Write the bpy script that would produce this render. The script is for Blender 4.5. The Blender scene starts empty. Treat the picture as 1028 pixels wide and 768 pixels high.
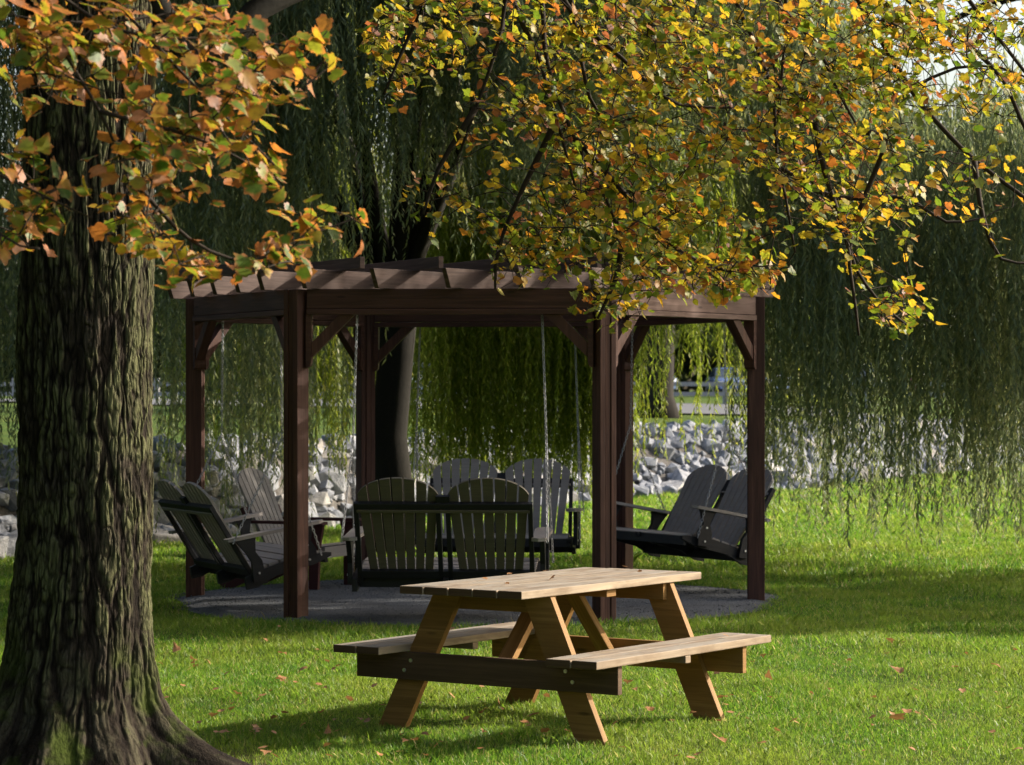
import bpy, bmesh, math, random
import numpy as np
from mathutils import Vector, Matrix
from math import radians as RAD
random.seed(7); rng = np.random.default_rng(11)
S = bpy.context.scene
COL = S.collection
F_PX, HC, YH, X0 = 2710.0, 1.694, 391.2, 514.0

# ------------------------------------------------------------------ helpers
def tag(o, label=None, cat=None, group=None, kind=None):
    if label: o['label'] = label
    if cat: o['category'] = cat
    if group: o['group'] = group
    if kind: o['kind'] = kind
    return o
def empty(name, loc=(0, 0, 0), rz=0.0):
    o = bpy.data.objects.new(name, None); COL.objects.link(o)
    o.empty_display_size = .1
    o.location = loc; o.rotation_euler = (0, 0, rz); return o
def copy_tree(o, parent=None):
    c = o.copy(); COL.objects.link(c); c.parent = parent
    for ch in list(o.children): copy_tree(ch, c)
    return c
def link(name, me, mat, parent=None, smooth=False):
    o = bpy.data.objects.new(name, me); COL.objects.link(o)
    if mat: me.materials.append(mat)
    o.parent = parent
    if smooth: me.polygons.foreach_set('use_smooth', [True]*len(me.polygons))
    return o
def np_mesh(name, V, Fc, attrs=None):
    """V (n,3); Fc (m,k) one polygon size"""
    me = bpy.data.meshes.new(name)
    V = np.ascontiguousarray(V, dtype=np.float32); Fc = np.ascontiguousarray(Fc, dtype=np.int32)
    m, k = Fc.shape
    me.vertices.add(len(V)); me.vertices.foreach_set('co', V.ravel())
    me.loops.add(m*k); me.loops.foreach_set('vertex_index', Fc.ravel())
    me.polygons.add(m)
    me.polygons.foreach_set('loop_start', np.arange(0, m*k, k, dtype=np.int32))
    me.polygons.foreach_set('loop_total', np.full(m, k, dtype=np.int32))
    if attrs:
        for an, av in attrs.items():
            a = me.attributes.new(an, 'FLOAT', 'POINT'); a.data.foreach_set('value', np.ascontiguousarray(av, dtype=np.float32))
    me.update(calc_edges=True)
    return me

class MB:
    """collects boards, boxes, tubes with a uv map along each piece"""
    def __init__(s): s.v = []; s.f = []; s.uv = []; s.ends = []
    def poly(s, pts, uvs=None):
        n = len(s.v); s.v += [tuple(p) for p in pts]; s.f.append(tuple(range(n, n+len(pts))))
        s.uv.append(uvs or [(0, 0)]*len(pts))
    def hexa(s, c):
        """8 corners: bottom ring 0-3, top ring 4-7, length runs 0->1 / 3->2"""
        c = [Vector(p) for p in c]; n = len(s.v); s.v += [tuple(p) for p in c]
        o = (random.random()*40, random.random()*40)
        L = (c[1]-c[0]).length; W = (c[3]-c[0]).length; H = (c[4]-c[0]).length
        for idx, kind in (((0, 3, 2, 1), 'b'), ((4, 5, 6, 7), 't'), ((0, 1, 5, 4), 's'), ((2, 3, 7, 6), 's2'), ((0, 4, 7, 3), 'e'), ((1, 2, 6, 5), 'e')):
            if kind == 'e': s.ends.append(len(s.f))
            s.f.append(tuple(n+i for i in idx))
            uv = []
            for i in idx:
                l = L if i in (1, 2, 5, 6) else 0; w = W if i in (2, 3, 6, 7) else 0; h = H if i >= 4 else 0
                if kind in 'bt': u = (l, w)
                elif kind in ('s', 's2'): u = (l, h + (.5 if kind == 's' else .9))
                else: u = (w*.3+3, h)
                uv.append((u[0]+o[0], u[1]+o[1]))
            s.uv.append(uv)
    def board(s, p0, p1, w, t, up=(0, 0, 1), cut0=0, cut1=0):
        """board from p0 to p1 (centre line), w along 'side', t along up; cut = extra length at the top side"""
        p0 = Vector(p0); p1 = Vector(p1); d = (p1-p0).normalized(); u = Vector(up); u = (u-d*u.dot(d)).normalized()
        r = d.cross(u).normalized()*(w/2); h = u*(t/2)
        a, b = p0, p1; c0 = d*cut0; c1 = d*cut1
        s.hexa([a-r-h, b-r-h, b+r-h, a+r-h, a-r+h-c0, b-r+h+c1, b+r+h+c1, a+r+h-c0])
    def box(s, x0, x1, y0, y1, z0, z1):
        if (x1-x0) >= (y1-y0): s.hexa([(x0, y0, z0), (x1, y0, z0), (x1, y1, z0), (x0, y1, z0), (x0, y0, z1), (x1, y0, z1), (x1, y1, z1), (x0, y1, z1)])
        else: s.hexa([(x1, y0, z0), (x1, y1, z0), (x0, y1, z0), (x0, y0, z0), (x1, y0, z1), (x1, y1, z1), (x0, y1, z1), (x0, y0, z1)])
    def prism(s, pts, ext):
        """extrude polygon pts by vector ext"""
        e = Vector(ext); P = [Vector(p) for p in pts]; Q = [p+e for p in P]; o = (random.random()*30, random.random()*30)
        ax = (P[1]-P[0]).normalized()
        nrm = (P[1]-P[0]).cross(P[2]-P[1]).normalized(); ay = nrm.cross(ax)
        uv = [((p-P[0]).dot(ax)+o[0], (p-P[0]).dot(ay)+o[1]) for p in P]
        s.poly(P[::-1], uv[::-1]); s.poly(Q, uv)
        n = len(P); acc = 0
        for i in range(n):
            j = (i+1) % n; l = (P[j]-P[i]).length
            s.poly([P[i], P[j], Q[j], Q[i]], [(acc+o[0], o[1]), (acc+l+o[0], o[1]), (acc+l+o[0], o[1]+e.length), (acc+o[0], o[1]+e.length)]); acc += l
    def tube(s, pts, rad, n=8, caps=True):
        pts = [Vector(p) for p in pts]; rings = []
        if not hasattr(rad, '__len__'): rad = [rad]*len(pts)
        L = 0
        for i, p in enumerate(pts):
            d = (pts[min(i+1, len(pts)-1)]-pts[max(i-1, 0)]).normalized()
            a = d.cross(Vector((0.13, 0.31, 1)) if abs(d.z) < .95 else Vector((1, 0.2, 0))).normalized(); b = d.cross(a)
            base = len(s.v)
            for k in range(n):
                t = 2*math.pi*k/n; s.v.append(tuple(p+(a*math.cos(t)+b*math.sin(t))*rad[i]))
            if i: L += (p-pts[i-1]).length
            rings.append((base, L))
        for (b0, l0), (b1, l1) in zip(rings, rings[1:]):
            for k in range(n):
                j = (k+1) % n; s.f.append((b0+k, b0+j, b1+j, b1+k)); s.uv.append([(l0, k*.05), (l0, k*.05+.05), (l1, k*.05+.05), (l1, k*.05)])
        if caps:
            for (b, l), rev in ((rings[0], False), (rings[-1], True)):
                f = tuple(b+k for k in range(n)); f = f if rev else f[::-1]; s.f.append(f); s.uv.append([(l, 0)]*n)
    def mesh(s, name):
        me = bpy.data.meshes.new(name); me.from_pydata(s.v, [], s.f)
        ul = me.uv_layers.new(name='UVMap'); flat = [c for f in s.uv for uv in f for c in uv]
        ul.data.foreach_set('uv', flat); me.validate(); me.update(); return me
    def build(s, name, mat, parent=None, bevel=0, smooth=False, endmat=None):
        me = s.mesh(name); o = link(name, me, mat, parent, smooth)
        if endmat:
            me.materials.append(endmat)
            for i in s.ends: me.polygons[i].material_index = 1
        if bevel:
            m = o.modifiers.new('bevel', 'BEVEL'); m.width = bevel; m.segments = 2; m.limit_method = 'ANGLE'; m.angle_limit = RAD(40)
        return o

def vnoise(x, y, seed=0, perx=None):
    """2-D value noise, numpy, x may be periodic"""
    xi = np.floor(x).astype(np.int64); yi = np.floor(y).astype(np.int64); fx = x-xi; fy = y-yi
    fx = fx*fx*(3-2*fx); fy = fy*fy*(3-2*fy)
    def h(a, b):
        if perx: a = a % perx
        n = (a*374761393 + b*668265263 + seed*974711) & 0x7fffffff
        n = ((n ^ (n >> 13))*1274126177) & 0x7fffffff
        return ((n ^ (n >> 16)) & 0xffff)/65535.0
    return (h(xi, yi)*(1-fx)+h(xi+1, yi)*fx)*(1-fy)+(h(xi, yi+1)*(1-fx)+h(xi+1, yi+1)*fx)*fy

# ------------------------------------------------------------------ materials
class NT:
    def __init__(s, name):
        s.m = bpy.data.materials.new(name); s.m.use_nodes = True; s.t = s.m.node_tree; s.n = s.t.nodes; s.l = s.t.links
        s.bsdf = s.n['Principled BSDF']; s.out = s.n['Material Output']
    def add(s, ty, **kw):
        x = s.n.new(ty)
        for k, v in kw.items():
            if k in x.inputs: x.inputs[k].default_value = v
            else: setattr(x, k, v)
        return x
    def link(s, a, b): s.l.new(a, b)
    def ramp(s, fac, stops, interp='LINEAR'):
        r = s.n.new('ShaderNodeValToRGB'); r.color_ramp.interpolation = interp
        e = r.color_ramp.elements
        while len(e) < len(stops): e.new(.5)
        for x, (p, c) in zip(e, stops): x.position = p; x.color = (*c, 1) if len(c) == 3 else c
        s.link(fac, r.inputs['Fac']); return r.outputs['Color']
    def noise(s, vec, scale, detail=3, rough=.55, dist=0):
        n = s.add('ShaderNodeTexNoise'); n.inputs['Scale'].default_value = scale; n.inputs['Detail'].default_value = detail
        n.inputs['Roughness'].default_value = rough; n.inputs['Distortion'].default_value = dist
        if vec: s.link(vec, n.inputs['Vector'])
        return n.outputs['Fac']
    def mapping(s, vec, scale, loc=(0, 0, 0)):
        m = s.add('ShaderNodeMapping'); m.inputs['Scale'].default_value = scale; m.inputs['Location'].default_value = loc; s.link(vec, m.inputs['Vector']); return m.outputs['Vector']
    def mix(s, fac, a, b, mode='MIX'):
        m = s.add('ShaderNodeMix', data_type='RGBA', blend_type=mode)
        for sock, v in ((m.inputs[0], fac), (m.inputs[6], a), (m.inputs[7], b)):
            if isinstance(v, (int, float)): sock.default_value = v
            elif isinstance(v, tuple): sock.default_value = (*v, 1)
            else: s.link(v, sock)
        return m.outputs[2]
    def bump(s, h, strength=.5, dist=.01):
        b = s.add('ShaderNodeBump'); b.inputs['Strength'].default_value = strength; b.inputs['Distance'].default_value = dist
        s.link(h, b.inputs['Height']); s.link(b.outputs['Normal'], s.bsdf.inputs['Normal'])
    def coord(s, which='Object'): return s.add('ShaderNodeTexCoord').outputs[which]
    def col(s, c):
        if isinstance(c, tuple): s.bsdf.inputs['Base Color'].default_value = (*c, 1)
        else: s.link(c, s.bsdf.inputs['Base Color'])
    def p(s, rough=.8, spec=.3, metal=0):
        s.bsdf.inputs['Roughness'].default_value = rough; s.bsdf.inputs['Specular IOR Level'].default_value = spec; s.bsdf.inputs['Metallic'].default_value = metal

def wood(name, c0, c1, c2, grain=55, rough=.75, weather=None, knots=True, spec=.25):
    t = NT(name); uv = t.coord('UV')
    warp = t.noise(t.mapping(uv, (1.2, 5, 1)), 1.5, 2)
    g = t.noise(t.mapping(uv, (1.6, grain, 1)), 1.0, 5, .6, 1.2)
    big = t.noise(t.mapping(uv, (.9, 9, 1), (3, 7, 0)), 1.0, 3, .5, .6)
    c = t.ramp(g, [(.25, c0), (.55, c1), (.8, c2)])
    c = t.mix(t.ramp(big, [(.35, (0, 0, 0)), (.7, (.7, .7, .7))]), c, c0)
    if knots:
        v = t.add('ShaderNodeTexVoronoi'); v.inputs['Scale'].default_value = 1.0; t.link(t.mapping(uv, (2.2, 9, 1)), v.inputs['Vector'])
        c = t.mix(t.ramp(v.outputs['Distance'], [(.045, (.75,)*3), (.11, (0, 0, 0))]), c, tuple(x*.35 for x in c0))
    if weather:
        geo = t.add('ShaderNodeNewGeometry'); sx = t.add('ShaderNodeSeparateXYZ'); t.link(geo.outputs['Normal'], sx.inputs[0])
        m = t.ramp(sx.outputs['Z'], [(.5, (.35,)*3), (.9, (1, 1, 1))])
        wc = t.mix(g, weather, tuple(x*.6 for x in weather))
        blot = t.ramp(t.noise(t.mapping(uv, (3, 6, 1), (9, 1, 0)), 1, 4), [(.3, (.35,)*3), (.6, (.9,)*3)])
        mm = t.mix(1.0, m, blot, 'MULTIPLY')
        c = t.mix(mm, c, wc)
        st = t.ramp(t.noise(t.mapping(uv, (2.2, 7, 1), (4, 2, 0)), 1.3, 5, .65), [(.47, (0,)*3), (.62, (.62,)*3)]); c = t.mix(st, c, (.15, .10, .06))
        ck = t.ramp(t.noise(t.mapping(uv, (1.1, 130, 1), (1, 5, 0)), 1, 2), [(.66, (0,)*3), (.72, (.7,)*3)]); c = t.mix(ck, c, (.09, .06, .04))
    t.col(c); t.p(rough, spec); t.bump(g, .35, .004); return t.m
M = {}
M['table_top'] = wood('weathered_pine', (.20, .135, .08), (.40, .305, .20), (.52, .41, .285), 38, .8, (.34, .31, .27))
M['table_leg'] = wood('treated_pine', (.17, .085, .022), (.29, .155, .045), (.38, .22, .075), 40, .7)
M['table_dark'] = wood('shaded_stain_pine', (.06, .035, .02), (.11, .065, .035), (.16, .10, .055), 40, .75)  # dark stain, with the shade of the unlit table end put into the colour
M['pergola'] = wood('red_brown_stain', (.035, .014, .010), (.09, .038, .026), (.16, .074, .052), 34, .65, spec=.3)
M['rafter'] = wood('sunlit_red_stain', (.07, .042, .034), (.16, .10, .080), (.27, .18, .145), 34, .75)
M['beam_lit'] = M['rafter']  # sunlight on one beam put into its colour; rafter copy below carries shade
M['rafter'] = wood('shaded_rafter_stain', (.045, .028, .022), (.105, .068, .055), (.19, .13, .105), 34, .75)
M['slat'] = wood('grey_plastic_lumber', (.21, .19, .175), (.255, .232, .215), (.29, .265, .245), 60, .55, knots=False)
M['slat_backlit'] = wood('backlit_plastic_lumber', (.085, .075, .055), (.11, .095, .07), (.13, .115, .085), 60, .55, knots=False)  # grey slats darkened: shade on the backlit swing back put into the colour
M['black'] = wood('black_plastic_lumber', (.012, .012, .014), (.018, .018, .02), (.024, .024, .028), 60, .5, knots=False)
M['burgundy'] = wood('burgundy_plastic_lumber', (.045, .014, .016), (.06, .018, .021), (.075, .024, .028), 60, .5, knots=False)

def simple(name, c, rough=.5, metal=0, spec=.5, var=.15, sc=8):
    t = NT(name); n = t.noise(t.coord('Object'), sc, 4)
    t.col(t.mix(n, tuple(x*(1-var) for x in c), tuple(min(1, x*(1+var)) for x in c))); t.p(rough, spec, metal); return t.m
M['steel'] = simple('galvanised_steel', (.36, .37, .39), .55, .7)
M['bolt'] = simple('bolt_zinc', (.7, .7, .72), .4, .9)

def leafmat(name, stops, trans=.45, rim=None, rough=.5, pos_scale=1.2, pos_amt=.5, spec=.35, gain=1.0, rim_lo=.55):
    t = NT(name); geo = t.add('ShaderNodeNewGeometry')
    f = geo.outputs['Random Per Island']
    n = t.noise(t.coord('Object'), pos_scale, 2)
    mth = t.add('ShaderNodeMath', operation='MULTIPLY_ADD'); t.link(n, mth.inputs[0]); mth.inputs[1].default_value = pos_amt*2.0; mth.inputs[2].default_value = -pos_amt
    ad = t.add('ShaderNodeMath', operation='ADD'); ad.use_clamp = True; t.link(f, ad.inputs[0]); t.link(mth.outputs[0], ad.inputs[1])
    c = t.ramp(ad.outputs[0], [(p, tuple(min(1, x*gain) for x in cc)) for p, cc in stops])
    if rim:
        at = t.add('ShaderNodeAttribute', attribute_name='rim')
        n2 = t.noise(t.coord('Object'), 9, 3)
        m1 = t.add('ShaderNodeMath', operation='MULTIPLY'); t.link(at.outputs['Fac'], m1.inputs[0]); t.link(n2, m1.inputs[1])
        c = t.mix(t.ramp(m1.outputs[0], [(rim_lo*.6, (0, 0, 0)), (rim_lo, (.85,)*3)]), c, rim)
    c = t.mix(1.0, c, t.ramp(t.noise(t.coord('Object'), 38, 3, .6), [(.3, (.62,)*3), (.62, (1.08,)*3)]), 'MULTIPLY')
    t.col(c); t.p(rough, spec)
    tr = t.add('ShaderNodeBsdfTranslucent'); hs = t.add('ShaderNodeHueSaturation'); hs.inputs['Saturation'].default_value = 1.02; hs.inputs['Value'].default_value = 1.5
    t.link(c, hs.inputs['Color']); t.link(hs.outputs['Color'], tr.inputs['Color'])
    mx = t.add('ShaderNodeMixShader'); mx.inputs[0].default_value = trans
    t.link(t.bsdf.outputs[0], mx.inputs[1]); t.link(tr.outputs[0], mx.inputs[2]); t.link(mx.outputs[0], t.out.inputs['Surface'])
    return t.m
M['maple_near'] = leafmat('maple_leaf_green_orange', [(0, (.05, .10, .012)), (.35, (.10, .15, .016)), (.6, (.21, .21, .02)), (.78, (.34, .22, .025)), (.92, (.36, .13, .03)), (1, (.32, .17, .11))], .45, (.40, .14, .04), pos_amt=.15, gain=1.15, rim_lo=.40)
0 and leafmat('maple_leaf_green_orange', [(0, (.05, .085, .014)), (.28, (.12, .16, .016)), (.5, (.26, .22, .02)), (.7, (.34, .16, .02)), (.9, (.30, .10, .03)), (1, (.28, .15, .10))], .42, (.36, .12, .03), pos_amt=.3, gain=1.0, rim_lo=.42)
M['maple'] = leafmat('maple_leaf_yellow', [(0, (.07, .12, .012)), (.3, (.15, .19, .018)), (.56, (.31, .28, .025)), (.78, (.42, .26, .025)), (.92, (.36, .13, .025)), (1, (.22, .075, .03))], .5, (.38, .14, .02), pos_amt=.3, gain=1.1, rim_lo=.6)
0 and leafmat('maple_leaf_yellow', [(0, (.06, .095, .012)), (.22, (.14, .18, .016)), (.42, (.30, .27, .02)), (.64, (.42, .26, .02)), (.84, (.42, .14, .02)), (1, (.24, .07, .025))], .5, (.40, .15, .02), pos_amt=.42, gain=1.0, rim_lo=.6)
M['willow'] = leafmat('willow_leaf', [(0, (.10, .135, .075)), (.5, (.165, .205, .095)), (.85, (.24, .265, .10)), (1, (.30, .30, .13))], .5, pos_scale=.5, pos_amt=.25)
M['willow_far'] = leafmat('willow_leaf_yellow_backlit', [(0, (.13, .18, .02)), (.5, (.23, .29, .035)), (.9, (.32, .35, .05)), (1, (.40, .38, .10))], .5, pos_scale=.6, pos_amt=.25)  # backlight on the middle strands put into a brighter, yellower leaf colour
M['bgleaf'] = leafmat('tree_leaf', [(0, (.04, .06, .02)), (.5, (.07, .09, .03)), (1, (.11, .12, .04))], .35, pos_scale=.2, pos_amt=.3)
M['fallen'] = leafmat('fallen_leaf_brown', [(0, (.30, .13, .04)), (.4, (.42, .16, .03)), (.75, (.35, .22, .12)), (1, (.5, .38, .28))], .15, pos_amt=.1)

def grassmat():
    t = NT('grass_blade'); geo = t.add('ShaderNodeNewGeometry'); P = t.coord('Object')
    r = geo.outputs['Random Per Island']
    c = t.ramp(r, [(0, (.05, .13, .011)), (.5, (.115, .235, .017)), (.86, (.20, .30, .03)), (.93, (.30, .28, .08)), (1, (.42, .35, .17))])
    pt = t.noise(t.mapping(P, (1, .5, 1)), .9, 4, .6)
    cl = t.noise(P, 3.2, 3, .6); c = t.mix(t.ramp(cl, [(.56, (0,)*3), (.66, (.55,)*3)]), c, (.06, .17, .025))
    c = t.mix(t.ramp(pt, [(.4, (0, 0, 0)), (.72, (.75,)*3)]), c, (.22, .27, .035))
    t.col(c); t.p(.45, .4)
    tr = t.add('ShaderNodeBsdfTranslucent'); hs = t.add('ShaderNodeHueSaturation'); hs.inputs['Value'].default_value = 1.5; t.link(c, hs.inputs['Color']); t.link(hs.outputs['Color'], tr.inputs['Color'])
    mx = t.add('ShaderNodeMixShader'); mx.inputs[0].default_value = .45
    t.link(t.bsdf.outputs[0], mx.inputs[1]); t.link(tr.outputs[0], mx.inputs[2]); t.link(mx.outputs[0], t.out.inputs['Surface'])
    return t.m
M['grass'] = grassmat()
def lawnmat():
    t = NT('lawn_soil'); P = t.coord('Object')
    a = t.noise(t.mapping(P, (1, .5, 1)), .9, 4, .6); b = t.noise(P, 30, 5, .7)
    c = t.ramp(b, [(.3, (.03, .055, .010)), (.55, (.06, .11, .014)), (.75, (.11, .15, .03))])
    c = t.mix(t.ramp(a, [(.4, (0, 0, 0)), (.75, (.6,)*3)]), c, (.14, .155, .03))
    vm = t.add('ShaderNodeVectorMath', operation='DISTANCE'); t.link(P, vm.inputs[0]); vm.inputs[1].default_value = (-1.9, 11.9, 0)
    c = t.mix(t.ramp(vm.outputs['Value'], [(.8, (.9,)*3), (1.0, (0,)*3)]), c, (.05, .035, .022))
    t.col(c); t.p(.95, .1); t.bump(b, .8, .05); return t.m
M['lawn'] = lawnmat()
def gravelmat():
    t = NT('gravel'); P = t.coord('Object'); v = t.add('ShaderNodeTexVoronoi'); v.inputs['Scale'].default_value = 100; t.link(P, v.inputs['Vector'])
    sep = t.add('ShaderNodeSeparateColor'); t.link(v.outputs['Color'], sep.inputs[0])
    c = t.ramp(sep.outputs[0], [(0, (.085, .09, .10)), (.6, (.115, .125, .14)), (1, (.16, .17, .185))])
    n = t.noise(P, 1.5, 4); c = t.mix(t.ramp(n, [(.35, (.55,)*3), (.6, (0,)*3)]), c, (.06, .062, .066))
    t.col(c); t.p(.85, .3); t.bump(v.outputs['Distance'], 1, .02); return t.m
M['gravel'] = gravelmat()
def rockmat():
    t = NT('riprap_stone'); P = t.coord('Object'); oi = t.add('ShaderNodeObjectInfo')
    n = t.noise(P, 3.5, 6, .65); n2 = t.noise(P, 22, 4, .7)
    c = t.ramp(n, [(.3, (.15, .155, .165)), (.5, (.37, .375, .39)), (.7, (.57, .56, .54))])
    tint = t.ramp(oi.outputs['Random'], [(0, (.55, .58, .64)), (.35, (.85, .87, .92)), (.6, (1, .96, .9)), (.8, (.72, .66, .60)), (1, (1, 1, 1))])
    c = t.mix(1.0, c, tint, 'MULTIPLY')
    c = t.mix(t.ramp(n2, [(.52, (0,)*3), (.7, (.6,)*3)]), c, (.12, .11, .10))
    t.col(c); t.p(.85, .25); t.bump(n2, .7, .03); return t.m
M['rock'] = rockmat()
def barkmat():
    t = NT('maple_bark'); at = t.add('ShaderNodeAttribute', attribute_name='ridge'); P = t.coord('Object')
    sx = t.add('ShaderNodeSeparateXYZ'); t.link(P, sx.inputs[0])
    n = t.noise(t.mapping(P, (1, 1, .3)), 40, 5, .65); nb = t.noise(P, 4.5, 3)
    c = t.ramp(at.outputs['Fac'], [(.15, (.008, .006, .005)), (.5, (.036, .029, .022)), (.9, (.085, .072, .055))])
    c = t.mix(t.ramp(n, [(.35, (.5,)*3), (.65, (0,)*3)]), c, (.04, .03, .022))
    lich = t.mix(1.0, t.ramp(nb, [(.36, (0,)*3), (.55, (.8,)*3)]), t.ramp(at.outputs['Fac'], [(.35, (0,)*3), (.7, (1,)*3)]), 'MULTIPLY')
    hz = t.ramp(sx.outputs['Z'], [(.25, (.25,)*3), (.6, (1,)*3)])
    c = t.mix(t.mix(1.0, lich, hz, 'MULTIPLY'), c, (.125, .13, .06))
    nm = t.noise(P, 3.2, 4, .6)
    mz = t.add('ShaderNodeMapRange'); mz.inputs['From Min'].default_value = .15; mz.inputs['From Max'].default_value = .95; mz.inputs['To Min'].default_value = 1; mz.inputs['To Max'].default_value = 0
    t.link(sx.outputs['Z'], mz.inputs['Value'])
    c = t.mix(t.mix(1.0, t.ramp(nm, [(.52, (0,)*3), (.62, (.75,)*3)]), mz.outputs[0], 'MULTIPLY'), c, (.07, .10, .015))
    n3 = t.noise(t.mapping(P, (1, 1, .22)), 85, 4, .7); c = t.mix(1.0, c, t.ramp(n3, [(.3, (.45,)*3), (.6, (1.15,)*3)]), 'MULTIPLY')
    vo = t.add('ShaderNodeTexVoronoi', feature='DISTANCE_TO_EDGE'); vo.inputs['Scale'].default_value = 1.0
    wv = t.mix(.06, t.mapping(P, (30, 30, 7.5)), t.add('ShaderNodeTexNoise', Scale=9.0).outputs['Color'], 'ADD'); t.link(wv, vo.inputs['Vector'])
    crk = t.ramp(vo.outputs['Distance'], [(.0, (.4,)*3), (.14, (1,)*3)]); crk = t.mix(t.ramp(sx.outputs['Z'], [(.35, (0,)*3), (.8, (1,)*3)]), (.85, .85, .85), crk); c = t.mix(1.0, c, crk, 'MULTIPLY')
    t.col(c); t.p(.95, .1); t.bump(t.mix(.35, t.mix(.5, n, n3), crk), 1, .022); return t.m
M['bark'] = barkmat()
def twigmat(name, c): 
    t = NT(name); n = t.noise(t.coord('Object'), 30, 3); t.col(t.mix(n, c, tuple(x*2 for x in c))); t.p(.9, .15); t.bump(n, .5, .005); return t.m
M['twig'] = twigmat('dark_twig', (.022, .017, .013)); M['wbark'] = twigmat('willow_bark', (.011, .010, .008)); M['bgbark'] = twigmat('grey_bark', (.014, .012, .010))
M['asphalt'] = simple('asphalt', (.10, .10, .105), .9, var=.25, sc=3); M['fence'] = simple('weathered_fence', (.28, .28, .27), .8)

# ------------------------------------------------------------------ terrain
WX = [-400, -60, -12, -3.9, 1.66, 4.8, 11.8, 20, 60, 400]; WY = [-30, 0, 17, 29, 42, 45.8, 61, 72, 80, 90]
def hgt(x, y):
    x = np.asarray(x, float); y = np.asarray(y, float)
    t = y-np.interp(x, WX, WY)
    u = np.clip(t/2.6, 0, 1); z = 1.0*u*u*(3-2*u)
    z = z+.4*np.clip((t-2.6)/40, 0, 1)
    und = (vnoise(x*.35+50, y*.35+50, 3)-.5)*.07+(vnoise(x*1.3+50, y*1.3+50, 5)-.5)*.025
    near = np.clip(1-(np.hypot(x+.3, y-21.7)-2.6)/1.0, 0, 1)
    tn = np.clip(1-(np.hypot(x-.2, y-13.8)-.9)/1.0, 0, 1)
    return z+und*(1-near)*(1-tn)*np.clip((70-y)/20, 0, 1)
def terrain():
    xs = np.concatenate([-np.geomspace(700, 14, 26), np.arange(-13.5, 16, .3), np.geomspace(16.5, 700, 26)])
    ys = np.concatenate([[-60, -30, -10, 0, 4, 7, 9], np.arange(10, 64, .3), np.geomspace(65, 1500, 40)])
    X, Y = np.meshgrid(xs, ys); Z = hgt(X, Y); V = np.stack([X, Y, Z], -1).reshape(-1, 3)
    nx, ny = len(xs), len(ys); i = np.arange(ny-1)[:, None]*nx+np.arange(nx-1)[None]
    Fc = np.stack([i, i+1, i+1+nx, i+nx], -1).reshape(-1, 4)
    o = link('lawn', np_mesh('lawn', V, Fc), M['lawn'], smooth=True); tag(o, kind='structure')
terrain()
def strip(name, ycs, hw, mat, x0=-90, x1=140, dz=.012):
    xs = np.linspace(x0, x1, 90); vs = []
    for yy in np.linspace(ycs-hw, ycs+hw, 7): vs.append(np.stack([xs, yy+xs*0, hgt(xs, yy+xs*0)+dz], -1))
    V = np.concatenate(vs); nx = 90; i = np.arange(6)[:, None]*nx+np.arange(nx-1)[None]
    Fc = np.stack([i, i+1, i+1+nx, i+nx], -1).reshape(-1, 4)
    return tag(link(name, np_mesh(name, V, Fc), mat), kind='structure')
strip('road', 136, 10, M['asphalt'], -120, 160)
strip('footpath', 68, 8, M['asphalt'], -60, 8.5, .04)

# hexagonal gazebo frame of reference
HX, HY, ROT, HS = -.309, 21.708, -.076, 2.265
def hexpt(deg, r=HS): a = RAD(deg)+ROT; return Vector((HX+r*math.cos(a), HY+r*math.sin(a), 0))

# gravel pad: thin mound with an uneven outline
def pad():
    n = 96; V = [(HX, HY, .03)]; rings = [(.5, .03), (.9, .028), (1.0, .0)]
    for q, z in rings:
        for k in range(n):
            a = 2*math.pi*k/n; r = 2.5*q*(1+.03*math.sin(3*a+1)+.02*math.sin(7*a)+.008*math.sin(23*a))
            V.append((HX+r*math.cos(a), HY+r*math.sin(a), z+(.0 if q == 1 else random.uniform(-.004, .004))-.01*(q == 1)))
    me = bpy.data.meshes.new('gravel_pad'); Fc = [(0, 1+k, 1+(k+1) % n) for k in range(n)]
    for r in range(2):
        for k in range(n): Fc.append((1+r*n+k, 1+(r+1)*n+k, 1+(r+1)*n+(k+1) % n, 1+r*n+(k+1) % n))
    me.from_pydata(V, [], Fc); tag(link('gravel_pad', me, M['gravel'], smooth=True), kind='structure')
    # loose stones
    N = 5000; a = rng.uniform(0, 2*np.pi, N); r = 2.52*np.sqrt(rng.uniform(0, 1, N)); c = np.stack([HX+r*np.cos(a), HY+r*np.sin(a), .03+0*a], -1)
    c[:, 2] = np.where(r > 2.3, .012, .03)
    s = rng.uniform(.003, .010, (N, 1, 1))*np.stack([rng.uniform(.7, 1.3, N), rng.uniform(.7, 1.3, N), rng.uniform(.5, .9, N)], -1)[:, None, :]
    oc = np.array([(1, 0, 0), (0, 1, 0), (-1, 0, 0), (0, -1, 0), (0, 0, 1), (0, 0, -1)], float)[None]
    th = rng.uniform(0, 6.28, N); ca, sa = np.cos(th)[:, None], np.sin(th)[:, None]
    P = oc*s; P = np.stack([P[..., 0]*ca-P[..., 1]*sa, P[..., 0]*sa+P[..., 1]*ca, P[..., 2]], -1)+c[:, None]
    f = np.array([(0, 1, 4), (1, 2, 4), (2, 3, 4), (3, 0, 4), (1, 0, 5), (2, 1, 5), (3, 2, 5), (0, 3, 5)])
    Fc = (np.arange(N)[:, None, None]*6+f[None]).reshape(-1, 3)
    o = link('gravel', np_mesh('gravel', P.reshape(-1, 3), Fc), M['gravel']); tag(o, 'loose dark grey gravel spread under the pergola', 'gravel', kind='stuff')
pad()

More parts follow.
